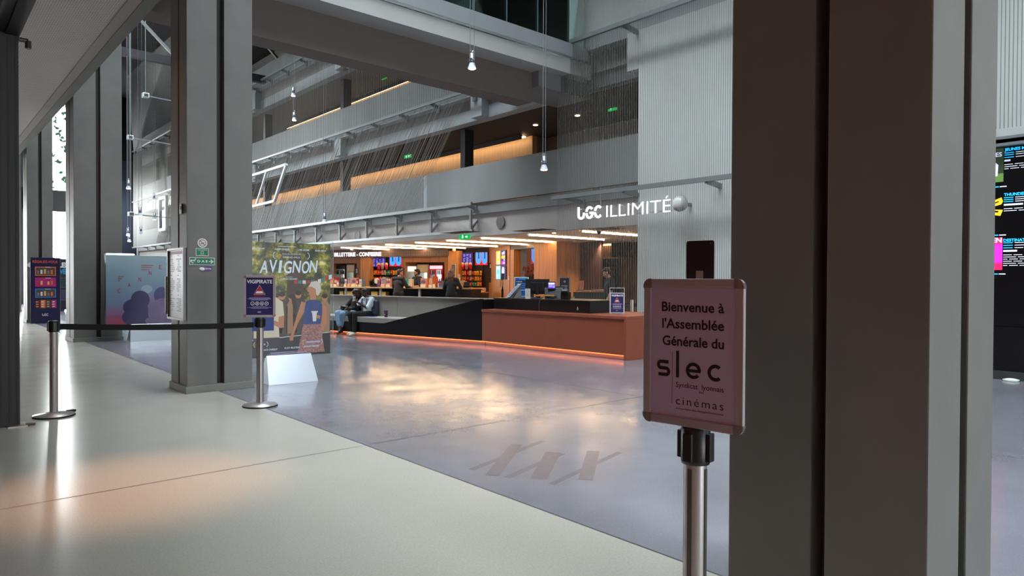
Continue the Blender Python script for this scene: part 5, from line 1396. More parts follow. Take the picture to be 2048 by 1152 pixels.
m.disc(0, 1.33, .03, .007, 0); m.rect(-.06, .06, 1.02, 1.03, .007, 0); m.build('print', M_LAV, t)
for (x, y, pw) in ((15.2, 11.6, 260), (16.6, 9.6, 260), (16.4, 14.4, 200)):
    spot('foyer_fill_spot', (x, y, ZC - .05), pw, (1.0, 0.74, 0.5), 110, .7)  # fill spots added to brighten the foyer back, no fittings modelled

# ================================================================== STRING CURTAINS, RAILS, HANGING LAMPS, LIT SIGNS
struct('wall_outer', MB().box(19.2, 19.4, -18, 60, 0, 14.2).box(8.9, 19.4, 60, 60.2, 0, 14.2), M_INT)
M_STRING = mat('string_grey', (118, 118, 112), 0.8); M_STRINGP = mat('string_pale', (176, 176, 172), 0.8)
M_RAIL = mat('galvanised_rail', (132, 136, 138), 0.45, metal=0.5)


def strings(m, lines, w=.012):
    """thin four sided cords, each (bottom point, top point)"""
    for p, q in lines:
        h = w / 2
        m.raw([(p[0], p[1] - h, p[2]), (p[0] - h, p[1], p[2]), (p[0], p[1] + h, p[2]), (p[0] + h, p[1], p[2]),
               (q[0], q[1] - h, q[2]), (q[0] - h, q[1], q[2]), (q[0], q[1] + h, q[2]), (q[0] + h, q[1], q[2])],
              [(0, 4, 5, 1), (1, 5, 6, 2), (2, 6, 7, 3), (3, 7, 4, 0)])


XC = 11.4
zr_low = onX(1285, 374.5, XC).z; zr_up = onX(1250, 46.5, XC).z
ys = onX(1115, 395, XC).y
yu = onX(1116, 91, XC).y
L = []; k = 0; y = ys
while y > 0.6:
    zb_ = 0.0 if y > 4.0 else 3.50
    L.append(((XC, y, zb_), (XC, y, zr_up))); y -= .047
m = MB(); strings(m, L, .0105)
L = [((XC, yy, zr_up), (XC + .55, yy - .75, 9.6)) for yy in [ys - .047 * i for i in range(int((ys - .6) / .047))]]
stuff('string_curtain', m, M_STRING, 'upright string curtain hanging in front of the white wall at the right', 'string curtain')


m = MB(); strings(m, L, .0105)
stuff('string_curtain', m, M_STRINGP, 'pale leaning strings above the upper rail at the right', 'string curtain')  # same cords as below the rail, paler colour stands in for brighter light


def rail(label, X, Z, ya, yb, br, name='curtain_rail', sec=(.07, .09), arm=None):
    t = thing(name, label, 'rail', (X, ya, Z))
    MB().box(-sec[0] / 2, sec[0] / 2, 0, yb - ya, -sec[1] / 2, sec[1] / 2).build('tube', M_RAIL, t)
    for yy in br:
        bx = (arm or (XF - X)); b = MB().bar((0, yy - ya, -.03), (bx, yy - ya, -.10), .07, .09).box(bx - .06, bx, yy - ya - .07, yy - ya + .07, -.24, -.02)
        b.build('bracket', M_RAIL, t)
    return t


rail('lower rail of the right string curtain, above the lit white letters', XC - .03, zr_low, .6, ys + .15, [onX(px, 400, 11.8).y for px in (1155, 1272, 1437)])
zr_v = onX(2020, 279, XC).z
rail('short rail over the video wall at the right edge', XC - .03, zr_v, .6, 4.0, [1.0, 3.2])
rail('upper rail of the right string curtain', XC - .03, zr_up, .6, ys + .05, [onX(px, 60, 11.8).y for px in (1145, 1272)])
zr2 = 6.70
rail('long rail under the second balcony parapet', XF - .32, zr2 - .08, 12.6, YE, [13.4 + 1.75 * k for k in range(22)], sec=(.06, .08))
rail('long rail under the third balcony parapet', XF - .32, 10.10, 18.0, YE, [19.0 + 1.75 * k for k in range(19)], sec=(.06, .08))
p1r = onX(940, 416, XF - .3)
t = rail('long rail under the first balcony parapet', XF - .32, 3.47, 14.9, YE, [15.1 + 1.95 * k for k in range(19)], sec=(.07, .09))
t = thing('steel_gantry', 'grey steel bracket frame hanging under the first balcony', 'frame', (XF - .1, 15.1, 2.74))
MB().box(-.05, .03, 0, 30, -.04, .04).build('lower_rail', M_RAIL, t)
for k in range(16):
    y = .12 + 1.95 * k
    MB().box(-.03, .03, y - .04, y + .04, .0, .60).bar((-.03, y, .0), (.5, y, .62), .06, .06).build('strut', M_RAIL, t)
# slanting strings between the balconies
L = []; y = 17.7
while y < 47: L.append(((XF - .33, y, 3.5), (XF - .30, y - 2.6 - random.uniform(-.12, .12), 6.6))); y += random.choice((.03, .04, .05, .085))
m = MB(); strings(m, L, .0085)
stuff('string_curtain', m, M_STRINGP, 'slanting pale strings across the first balcony', 'string curtain')
L = []; y = 13.0
while y < 47: L.append(((XF - .32, y, 6.66), (XF - .32, y + .02, 10.1))); y += .115
m = MB(); strings(m, L, .013)
stuff('string_curtain', m, M_STRING, 'upright strings across the second balcony', 'string curtain')
L = []; y = 15.3
while y < 45: L.append(((XF - .12, y, 2.76), (XF - .3, y + 1.0, 3.44))); y += .10
m = MB(); strings(m, L, .012)
stuff('string_curtain', m, M_STRING, 'short slanting strings in the bracket frame under the first balcony', 'string curtain')
L = []; y = 30.0
while y < 52: L.append(((XF - .3, min(52.6, y + 3 + (y - 30) * .9), 10.2 if y < 40 else 9.9), (XF - 2.0, y * .8 + 5, 13.6))); y += .16
m = MB(); strings(m, L, .016)
L = [((XF - .3, 44.5 + .12 * i, 3.5), (XF - .3, 44.5 + .12 * i, 9.9)) for i in range(70)]
strings(m, L, .02)
stuff('string_curtain', m, M_STRINGP, 'long strings fanning down from the dark roof in the far left', 'string curtain')
# white tilted window frame hanging before the first balcony
m = MB(); M_WFR = mat('white_frame', (206, 210, 212), .4)
XW = XF - .36
c = [onX(px, py, XW) for px, py in ((573, 329), (549, 402), (478, 420), (502, 352))]; mid = [onX(534, 341, XW), onX(513, 409, XW)]
t = thing('hanging_window', 'white tilted window frame hanging at the left of the first balcony', 'frame', c[2]); o0 = Vector(c[2])
for a, b in ((0, 1), (1, 2), (2, 3), (3, 0)): MB().bar(Vector(c[a]) - o0, Vector(c[b]) - o0, .10, .10).build('rail', M_WFR, t)
MB().bar(mid[0] - o0, mid[1] - o0, .08, .08).build('mullion', M_WFR, t)
a, b = onX(320, 398, 11.6), onX(333, 458, 11.6)
t = thing('hanging_window', 'tall white hanging frame seen between the two left columns', 'frame', (11.6, a.y, b.z)); dy, dz = b.y - a.y, a.z - b.z
ring = [(0, 0), (dy, 0), (dy, dz), (0, dz)]
for q0, q1 in zip(ring, ring[1:] + ring[:1]): MB().bar((0, q0[0], q0[1]), (0, q1[0], q1[1]), .16, .16).build('rail', M_WFR, t)
MB().box(.02, .06, min(0, dy), max(0, dy), .1, dz * .62).build('pane', mat('pane_dark', (36, 38, 52), .2), t)


# ---- lit sign over the string curtain
E_SIGN = emit('sign_letter_white', (252, 250, 255), 2.0)
XS = 11.28; TF = Fr((XS, 9), NEGX)
x0 = TF.x(1155.5); x1 = TF.x(1203); xi0 = TF.x(1213); xi1 = TF.x(1341)
zb_ = TF.at(1218, 434.5)[1]; zt_ = TF.at(1218, 409)[1]
t = thing('lit_sign', 'row of white glowing letters over the foyer, left of the round speaker', 'sign', TF.w(0), NEGX)
h = zt_ - zb_; mm = MB(); ugc(mm, 0, 0, h * 1.02, 0, 0, .165)
xsv = [v[0] for v in mm.v]; w0 = max(xsv) - min(xsv); kx = (x1 - x0) / w0; mn = min(xsv)
mm.v = [((v[0] - mn) * kx + x0, v[1] - .02, v[2] + zb_) for v in mm.v]
n = len(mm.v); mm.v += [(a, b + .008, c_) for a, b, c_ in mm.v]; mm.f += [[i + n for i in f_][::-1] for f_ in mm.f]; mm.m = mm.m * 2; mm.sm = mm.sm * 2
mm.build('logo', E_SIGN, t)
MB().text('ILLIMITÉ', xi0, zb_, h, 0, -.02, 'L', xi1 - xi0, ext=.006, bold=-.012).build('lettering', E_SIGN, t)
MB().box(x0, xi1, .012, .03, zb_ + .02, zb_ + .04).box(x0, xi1, .012, .03, zt_ - .05, zt_ - .03).build('fixing_rail', M_WIRE, t)
xm = TF.x(1198); MB().cyl((xm, .04, zt_), (xm, .04, zr_low), .008).build('hanger', M_WIRE, t)
p = onX(1360, 407, 11.5); t = thing('round_speaker', 'grey round loudspeaker on the white wall right of the lit letters', 'loudspeaker', p); MB().ell((0, 0, 0), (.14, .16, .165), 20, 12).build('shell', mat('speaker_grey', (190, 192, 188), .5), t); MB().cyl((.1, 0, 0), (.36, 0, 0), .04).build('arm', M_RAIL, t)
for px, py, X, r, lab in ((1002, 444, XF + .13, .16, 'round loudspeaker in the pale pelmet near the strings'), (715.5, 472, XF + .13, .18, 'round loudspeaker in the pale pelmet at the left')):
    p = onX(px, py, X); t = thing('round_speaker', lab, 'loudspeaker', p); MB().cyl((-.02, 0, 0), (.01, 0, 0), r, n=24).build('grille', mat('speaker_dark', (84, 78, 72), .6), t); m = MB(); m.cyl((-.03, 0, 0), (-.02, 0, 0), r * 1.08, r, n=24); m.build('rim', mat('speaker_rim', (110, 102, 96), .5), t)

# ---- video wall at the right edge
XL = 11.5; VL = Fr((XL, 3), NEGX)
xa = VL.x(1940); xb = 6.0; zt = VL.at(2000, 291)[1]; 
zs1 = VL.at(2000, 559)[1]; zs2 = VL.at(2000, 652)[1]
t = thing('video_wall', 'black video wall with film listings at the right edge behind the big column', 'screen', VL.w(0), NEGX)
MB().box(xa, xb, .01, .30, .10, zt).build('cabinet', M_BLACK, t)
MB().box(xa, xb, -.03, .33, 0, .12).build('foot', mat('foot_mesh', (40, 40, 42), .6), t)
m = MB()
for z0_, z1_ in ((.12, zs2 - .004), (zs2 + .004, zs1 - .004), (zs1 + .004, zt - .03)): m.box(xa, xb, -.005, .01, z0_, z1_)
m.build('panel', mat('screen_black', (10, 10, 13), .25), t)
E_TITLE = emit('title_cyan', (30, 170, 240), 1.4); E_LINE = emit('line_white', (196, 200, 216), 1.0); E_YEL = emit('poster_yellow', (224, 176, 40), 1.0); E_GRN = emit('poster_green', (86, 120, 54), .8)
E_DEEP = emit('poster_deep', (46, 60, 40), .5); E_ROSE = emit('poster_rose', (214, 30, 90), 1.0)
m = MB(); x_t = VL.x(2006)
for (title, py, lines, nb) in (('JEUNES MÈRES', 299.5, (307, 311, 316), 3), ('THUNDERBOLTS*', 389, (396, 400, 404), 2), ('DESTINATION', 480, (486, 491, 496), 6)):
    _, z = VL.at(2006, py + 3.5); m.text(title, x_t, z, .040, 0, -.009, 'L', None, bold=.03)
    for i, ly in enumerate(lines):
        _, z = VL.at(2006, ly); m.rect(x_t, x_t + .11, z - .005, z + .005, -.009, 0); m.rect(x_t + .13, x_t + .13 + (.5, .8, .1)[i], z - .0045, z + .0045, -.009, 1)
    _, z = VL.at(2006, lines[-1] + 5); m.rect(x_t, x_t + (.07, .22, .16)[(py > 350) + (py > 450)], z - .02, z + .005, -.009, 1)
    for i in range(nb):
        _, z = VL.at(2006, lines[-1] + 14 + i * 4.2); x = x_t
        while x < x_t + 1.3:
            ww = .05 + .05 * ((int(x * 97) + i) % 3); m.rect(x, x + ww, z - .0045, z + .0045, -.009, 1); x += ww + .02
for py in (374, 470.5, 548):
    _, z = VL.at(1995, py); m.rect(x_t - .17, x_t - .06, z - .007, z + .007, -.009, 0); m.rect(x_t - .05, x_t + .03, z - .007, z + .007, -.009, 1)
m.build('lettering', [E_TITLE, E_LINE], t)
m = MB(); xr = VL.x(2004.5); xl_ = xr - .62
def zz(py): return VL.at(2000, py)[1]
m.rect(xl_, xr, zz(364), zz(297), -.008, 0); m.rect(xl_, xr, zz(364), zz(347), -.009, 1); m.text('MÈRES', xr - .02, zz(313), .06, 2, -.010, 'R', None, bold=.02)
for dx, c in ((.10, 2), (.18, 4)): m.flat([(xr - dx - .03, zz(352)), (xr - dx + .03, zz(352)), (xr - dx + .04, zz(330)), (xr - dx, zz(324)), (xr - dx - .04, zz(330))], -.010, c)
m.flat([(xr - .30, zz(412)), (xr - .02, zz(395)), (xr, zz(403)), (xr - .02, zz(409)), (xr - .30, zz(420))], -.009, 3); m.flat([(xr - .30, zz(416)), (xr, zz(420)), (xr - .03, zz(432)), (xr - .30, zz(424))], -.009, 3)
m.flat([(xr - .2, zz(410)), (xr - .05, zz(402)), (xr - .05, zz(404)), (xr - .2, zz(413))], -.010, 5); m.flat([(xr - .2, zz(418)), (xr - .05, zz(422)), (xr - .06, zz(425)), (xr - .2, zz(421))], -.010, 5)
m.text("RTS*", xr - .14, zz(448), .03, 3, -.009, 'R', None, bold=.02)
m.rect(xl_, xr, zz(534), zz(475), -.008, 4); m.rect(xl_, xr, zz(540), zz(526), -.0085, 6); m.rect(xl_, xr, zz(488), zz(475), -.009, 6); m.text('EN', xr - .01, zz(485), .07, 2, -.010, 'R', None, bold=.03)
m.flat([(xr - .35, zz(532)), (xr - .22, zz(532)), (xr - .2, zz(505)), (xr - .17, zz(500)), (xr - .22, zz(490)), (xr - .30, zz(496)), (xr - .33, zz(512))], -.010, 5)
m.build('picture', [E_DEEP, E_GRN, E_LINE, E_YEL, E_MAG, mat('screen_black', (10, 10, 13), .25), E_ROSE], t)
p = onZ(2022, 762); o = MB().lathe([(0, 0), (.09, 0), (.10, .02), (.04, .035), (0, .035)], n=12).build('floor_socket', M_WSIGN); o.location = (p.x, p.y, 0); tag(o, 'small white floor box at the foot of the video wall', 'floor box')


# ---- hanging lamps
M_LAMPB = mat('lamp_aluminium', (170, 178, 186), .3, metal=.8); M_LAMPD = mat('lamp_grey', (86, 92, 100), .4, metal=.5)
M_SHADE = mat('lamp_glass_shade', (206, 216, 226), .25); E_BULB = emit('lamp_bulb', (255, 238, 214), 14)


def lamp(px, py, z, label, ztop=13.99, lit=True, s=1.0):
    p = atD(px, py, z)
    t = thing('pendant_lamp', label, 'lamp', p, R((px * 7) % 40), 'hanging lamps of the hall'); t.scale = (s, s, s)
    MB().lathe([(.078, .0), (.074, .012), (.045, .09), (.045, .10)], n=20).lathe([(.070, .004), (.042, .088)], n=20).build('shade', M_SHADE, t)
    MB().lathe([(.0, .10), (.046, .10), (.048, .125), (.046, .135), (.0, .135)], n=18).build('collar', M_LAMPD, t)
    MB().lathe([(.0, .135), (.047, .135), (.047, .165), (.050, .17), (.050, .18), (.046, .185), (.046, .26), (.03, .27), (0, .27)], n=18).build('body', M_LAMPB, t)
    MB().lathe([(0, -.014), (.05, -.008), (.067, .003), (.05, .03), (0, .045)], n=16).build('bulb', E_BULB if lit else M_LAMPD, t)
    m = MB().tube([(-.045, 0, .24), (-.055, 0, .30), (-.02, 0, .315), (.0, 0, .29), (.03, 0, .325), (.05, 0, .30), (.045, 0, .24)], .008); m.build('yoke', M_LAMPB, t)
    zz_ = (ztop - p.z) / s; m = MB().cyl((-.05, 0, .30), (-.05, 0, zz_), .0055 / s ** .5, n=5).cyl((.05, 0, .30), (.05, 0, zz_), .0055 / s ** .5, n=5); m.build('cable', M_WIRE, t)


lamp(944, 137.5, 12.0, 'hanging lamp in front of the bridge, largest and topmost of the hanging lamps')
lamp(1088, 340, 13.2, 'hanging lamp before the first balcony parapet, near the strings')
lamp(586.5, 192, 22, 'upper of two hanging lamps one above the other under the bridge beam')
lamp(588.5, 241, 22, 'lower of two hanging lamps one above the other under the bridge beam')
lamp(649, 445, 19.5, 'hanging lamp in front of the first balcony, above the AVIGNON poster', 13.99)
lamp(280, 432, 20.5, 'hanging lamp between the left columns, brightest one with a bluish shade', 13.99)
lamp(257, 377.5, 22, 'hanging lamp against the dark blue wall, higher one', 13.99)
lamp(256, 471, 27, 'upper of two close hanging lamps against the dark blue wall', 13.99)
lamp(258.5, 483, 27.5, 'lower of two close hanging lamps against the dark blue wall', 13.99)
lamp(308, 400, 31, 'small hanging lamp above the white hanging frame, upper one', 13.99)
lamp(309, 439, 31, 'small hanging lamp beside the white hanging frame, lower one', 13.99, s=1.1)
lamp(281.5, 467, 31, 'small unlit hanging lamp before the pale balcony end', 13.99, lit=False, s=1.1)
for px, py, z, lab in ((291, 191, 24, 'small pale floodlight under the roof truss'), (260, 275, 26, 'pale bracket lamp on the dark far wall, upper one'), (262, 428, 26, 'pale bracket lamp on the dark far wall, lower one')):
    p = atD(px, py, z); t = thing('floodlight', lab, 'lamp', p); MB().box(-.10, .10, -.10, .10, -.08, .08).build('housing', M_WSIGN, t, bevel=.01); MB().box(-.07, .07, -.11, -.10, -.05, .05).build('lens', M_LAMPD, t); MB().bar((.0, 0, 0), (2.2, 0, -.1), .04, .04).cyl((0, 0, .05), (0, 0, 13.99 - p.z), .012).build('arm', M_RAIL, t)

# ---- things on the reception counter
ZT = .985


def on_rec(px, y): return CF.w(CF.x(px, y), y, ZT), CF.a


loc, a = on_rec(1075, .80)
t = thing('monitor', 'black monitor seen from behind on the reception counter', 'monitor', loc, R(-52))
MB().box(-.25, .25, -.02, .02, .085, .40).build('screen_back', mat('monitor_black', (26, 30, 32), .35), t, bevel=.006)
MB().box(-.13, .13, -.05, -.02, .15, .33).build('rear_shell', mat('monitor_shell', (18, 20, 22), .4), t, bevel=.008)
MB().box(-.03, .03, -.075, -.045, .0, .28).box(-.12, .12, -.10, .10, 0, .012).build('stand', M_BLACK, t, bevel=.004)
loc, a = on_rec(1088, .60)
t = thing('tray', 'small oak tray below the monitor on the reception counter', 'tray', loc, R(-60)); MB().box(-.21, .21, 0, .22, .05, .075).build('board', M_WOOD, t, bevel=.003); MB().box(-.16, -.13, .02, .2, 0, .05).box(.13, .16, .02, .2, 0, .05).build('foot', M_BLACK, t)
loc, a = on_rec(1108, .95)
t = thing('till_terminal', 'black till terminal with a lit violet screen on the reception counter', 'till', loc, R(-56))
MB().raw([(-.17, -.12, .0), (.17, -.12, 0), (.17, .16, 0), (-.17, .16, 0), (-.20, -.02, .22), (.20, -.02, .22), (.20, .14, .26), (-.20, .14, .26)], [(0, 3, 2, 1), (4, 5, 6, 7), (0, 1, 5, 4), (1, 2, 6, 5), (2, 3, 7, 6), (3, 0, 4, 7)]).build('body', M_BLACK, t, bevel=.01)
h_ = MB().obox((-.04, -.05, .27), (.16, .02, .15), R(12), 0, R(-14)).build('display', M_BLACK, t)
m = MB().rect(-.068, .068, -.06, .06, -.012, 0).rect(-.06, .06, .02, .05, -.0125, 1).rect(-.055, .02, -.03, .0, -.0125, 2).rect(.035, .06, -.05, -.005, -.0125, 2); m.xf(Matrix.Translation((-.04, -.05, .27)) @ Matrix.Rotation(R(12), 4, 'Z') @ Matrix.Rotation(R(-14), 4, 'X'))
m.build('screen', [emit('violet_screen', (80, 50, 200), 1.2), E_WHITE, emit('violet_soft', (150, 130, 235), 1.1)], t)
loc, a = on_rec(1130, .72)
t = thing('receipt_printer', 'black receipt printer right of the till on the reception counter', 'printer', loc, R(-60)); MB().box(-.085, .085, -.02, .16, 0, .15).build('body', M_BLACK, t, bevel=.012); MB().obox((0, .0, .17), (.13, .14, .03), 0, 0, R(14)).build('lid', mat('printer_lid', (44, 48, 54), .4), t, bevel=.004); MB().rect(-.05, .05, .16, .19, -.03).build('receipt', M_WSIGN, t)
m = MB()
pts = [CF.w(CF.x(px, yy), yy, ZT + zz_) for px, yy, zz_ in ((1060, .6, .01), (1070, .5, .03), (1078, .48, .01), (1086, .5, .04), (1096, .52, .012), (1106, .5, .035), (1114, .55, .01), (1122, .6, .012))]
m.tube(pts, .006, 6)
pts = [CF.w(CF.x(px, yy), yy, zz_) for px, yy, zz_ in ((1082, .5, ZT + .01), (1081, .30, ZT + .012), (1080, .285, .95), (1078, .285, .88), (1078.5, .29, .76))]; m.tube(pts, .004, 5)
tag(m.build('cable', mat('cable_grey', (60, 60, 62), .5)), 'loose grey cable on the reception counter below the monitor', 'cable')
loc, a = on_rec(1055.5, .36); t = thing('card_sign', 'small white upright card at the front of the reception counter', 'sign', loc, R(-55)); MB().box(-.052, .052, 0, .006, 0, .205).build('card', mat('card_white', (196, 192, 190), .5), t)
m = MB()
for k in range(7): m.rect(-.035, .02 + .006 * (k % 3), .05 + .018 * k, .055 + .018 * k, -.001, 0)
m.rect(-.012, .012, .175, .185, -.001, 0); m.build('print', mat('card_grey', (130, 124, 126), .5), t)
loc, a = on_rec(1027, .55)
t = thing('tilted_display', 'tilted double sided display stand at the left of the reception counter', 'display', loc, R(-20))
m = MB(); W_ = .10
m.raw([(-.13, -W_, .01), (-.10, -W_, .0), (-.10, W_, .0), (-.13, W_, .01), (.15, -W_, .30), (.18, -W_, .28), (.18, W_, .28), (.15, W_, .30)], [(0, 3, 2, 1), (4, 5, 6, 7), (0, 1, 5, 4), (1, 2, 6, 5), (2, 3, 7, 6), (3, 0, 4, 7)]); m.build('panel', mat('display_black', (40, 42, 46), .4), t)
m = MB(); e1 = Vector((.28, 0, .29)); o_ = Vector((-.13, 0, .012)); n_ = Vector((-.72, 0, .69)) * .004
def tp(u, v, o=1): return o_ + e1 * u + Vector((0, v * W_, 0)) + n_ * o
m.face([tp(.02, -.95), tp(.02, .95), tp(.98, .95), tp(.98, -.95)][::-1], 0)
for k in range(8): m.face([tp(.1 + k * .1, -.8, 1.4), tp(.1 + k * .1, .4 + .3 * (k % 2), 1.4), tp(.15 + k * .1, .4 + .3 * (k % 2), 1.4), tp(.15 + k * .1, -.8, 1.4)][::-1], 1)
m.build('sheet', [mat('sheet_blue', (150, 164, 182), .5), mat('sheet_ink', (70, 86, 128), .5)], t)
MB().raw([(-.02, -.07, 0), (.16, -.07, 0), (.16, .07, 0), (-.02, .07, 0), (.06, -.06, .14), (.14, -.06, .2), (.14, .06, .2), (.06, .06, .14)], [(0, 3, 2, 1), (4, 5, 6, 7), (0, 1, 5, 4), (1, 2, 6, 5), (2, 3, 7, 6), (3, 0, 4, 7)]).build('foot', mat('display_grey', (110, 112, 112), .4), t)
p = CF.w(CF.x(1018, .5), .5, ZT); o = MB().box(-.06, .06, -.04, .04, 0, .012).build('leaflet', M_WSIGN); o.location = p; tag(o, 'small white leaflet lying at the foot of the tilted display', 'leaflet')
p = onZ(1234, 627, .75)
t = thing('counter_notice', 'navy VIGIPIRATE notice in a clear stand on the copper counter', 'sign', (p.x, p.y, .75), R(-50))
MB().box(-.135, .135, -.005, .005, .0, .475).box(-.10, .10, -.05, .07, 0, .006).build('clear_stand', M_ACRYL, t)
MB().rect(-.128, .128, .012, .385, -.0056).build('border', M_WSIGN, t)
m = MB(); vigi_art(m, .236, .35, .022, -.0066); m.build('notice', [M_NAVY, M_WINK, M_REDP, M_DRED, M_LAV], t)
m = MB(); ring_prism(m, rrect(-.137, .137, -.0, .478, .004), rrect(-.130, .130, .006, .470, .002), -.007, .007); m.build('edge', M_WSIGN, t)
# things standing behind the reception counter
p = atD(1043, 560, 15.6)
t = thing('sign_stand', 'blue information stand in a white frame behind the reception counter', 'sign stand', (p.x, p.y, 0), R(-44))
MB().box(-.165, .165, 0, .03, .98, 1.43).build('frame', M_WSIGN, t, bevel=.004); MB().cyl((0, .02, 0), (0, .02, 1.0), .02).cyl((0, .02, 0), (0, .02, .02), .16).build('pole', M_STEELD, t)
m = MB().rect(-.145, .145, 1.0, 1.41, -.002, 0).rect(-.145, .145, 1.18, 1.36, -.003, 1).rect(-.05, .145, 1.37, 1.41, -.003, 2).rect(-.14, .0, 1.02, 1.055, -.003, 1)
for k in range(4): m.ring(-.105 + k * .035, 1.325, .006, .014, -.004, 3, 10)
for k, ww in enumerate((.22, .25, .2)): m.rect(-.12, -.12 + ww, 1.265 - k * .04, 1.29 - k * .04, -.004, 2)
m.rect(-.12, .08, 1.125, 1.14, -.004, 3); m.rect(-.12, .02, 1.09, 1.10, -.004, 1); m.build('print', [mat('stand_blue', (22, 96, 180), .4), mat('stand_navy', (22, 44, 92), .4), mat('stand_sky', (60, 140, 206), .4), M_WSIGN], t)
p = atD(1005, 560, 19.5); t = thing('card_stand', 'slim black stand with a hanging paper sheet before the oak wall', 'stand', (p.x, p.y, 0), R(-42))
MB().box(-.03, .03, -.02, .02, 0, 1.1).cyl((0, 0, 0), (0, 0, .02), .15).build('pole', M_BLACK, t); MB().box(-.035, .055, -.04, .0, 1.38, 1.55).build('device', M_LAMPD, t, bevel=.008); MB().box(-.02, .02, -.02, .0, 1.1, 1.4).build('neck', M_BLACK, t)
m = MB().face([(-.09, -.03, 1.14), (.0, -.03, 1.16), (.02, -.045, 1.36), (-.07, -.045, 1.36)]); m.raw([], []); m.build('paper', M_CARD[0], t)

# ================================================================== PEOPLE
def cap(m, p, q, r0, r1=None, n=14, mi=0):
    r1 = r0 if r1 is None else r1
    m.cyl(p, q, r0, r1, n=n, m=mi, caps=False); m.ell(p, (r0,) * 3, n, 8, mi); m.ell(q, (r1,) * 3, n, 8, mi)


def chain(m, pts, rs):
    for a, b, r0, r1 in zip(pts[:-1], pts[1:], rs[:-1], rs[1:]): cap(m, Vector(a), Vector(b), r0, r1)


def solid(m, name, mt, parent, vox=.010, smooth=4):
    """one continuous skin round all the pieces"""
    o = m.build(name, mt, None)
    r = o.modifiers.new('r', 'REMESH'); r.mode = 'VOXEL'; r.voxel_size = vox; r.use_smooth_shade = True
    s = o.modifiers.new('s', 'SMOOTH'); s.factor = .5; s.iterations = smooth
    dg = bpy.context.evaluated_depsgraph_get(); dg.update()
    me = bpy.data.meshes.new_from_object(o.evaluated_get(dg)); me.name = name
    for p in me.polygons: p.use_smooth = True
    if not me.materials: me.materials.append(mt)
    bpy.data.objects.remove(o)
    ob = bpy.data.objects.new(name, me); COL.objects.link(ob); ob.parent = parent
    return ob


def head(m, c, yaw=0.0, pitch=0.0, s=1.0):
    """head with brow, nose, lips, chin and ears round centre c, facing -Y turned by yaw and tipped by pitch"""
    M = Matrix.Translation(c) @ Matrix.Rotation(yaw, 4, 'Z') @ Matrix.Rotation(pitch, 4, 'X') @ Matrix.Scale(s, 4)
    e = lambda p, r: m.ell(M @ Vector(p), [v * s for v in r], 14, 10, 0, (Matrix.Rotation(yaw, 3, 'Z') @ Matrix.Rotation(pitch, 3, 'X')).to_4x4())
    e((0, .012, .028), (.074, .094, .090)); e((0, -.020, -.020), (.064, .072, .080)); e((0, -.038, -.072), (.042, .046, .042))
    e((0, -.088, -.012), (.013, .022, .026)); e((0, -.096, -.030), (.016, .015, .012)); e((0, -.078, .018), (.05, .014, .012)); e((0, -.078, -.060), (.026, .014, .012))
    for sx in (-1, 1): e((sx * .076, .008, -.005), (.012, .022, .032)); e((sx * .04, -.062, -.03), (.022, .02, .022))
    return M


def hand(m, w, d, up, side=1, curl=.5, s=1.0):
    """palm and five fingers: w wrist, d pointing direction, up back-of-hand normal"""
    w, d, up = Vector(w), Vector(d).normalized(), Vector(up); x = d.cross(up).normalized() * side; up = x.cross(d).normalized() * side
    if up.dot(Vector(up)) == 0: up = Vector((0, 0, 1))
    c = w + d * .05 * s
    for k in (-.024, -.008, .008, .024): cap(m, w + d * .015 * s + x * k * .6 * s, w + d * .085 * s + x * k * s, .016 * s, .013 * s, 8)
    for k, L in ((-.026, .058), (-.009, .072), (.009, .078), (.026, .068)):
        a = w + d * .088 * s + x * k * s; b = a + (d * math.cos(curl * .8) - up * math.sin(curl * .8)) * L * .55 * s; e = b + (d * math.cos(curl * 1.9) - up * math.sin(curl * 1.9)) * L * .5 * s
        cap(m, a, b, .0100 * s, .0092 * s, 8); cap(m, b, e, .0092 * s, .0082 * s, 8)
    a = w + d * .03 * s + x * .024 * s; b = a + (d * .6 + x * .7 - up * .25).normalized() * .04 * s; e = b + (d * .9 + x * .15 - up * .35).normalized() * .032 * s
    cap(m, a, b, .0125 * s, .0108 * s, 8); cap(m, b, e, .0108 * s, .0092 * s, 8)


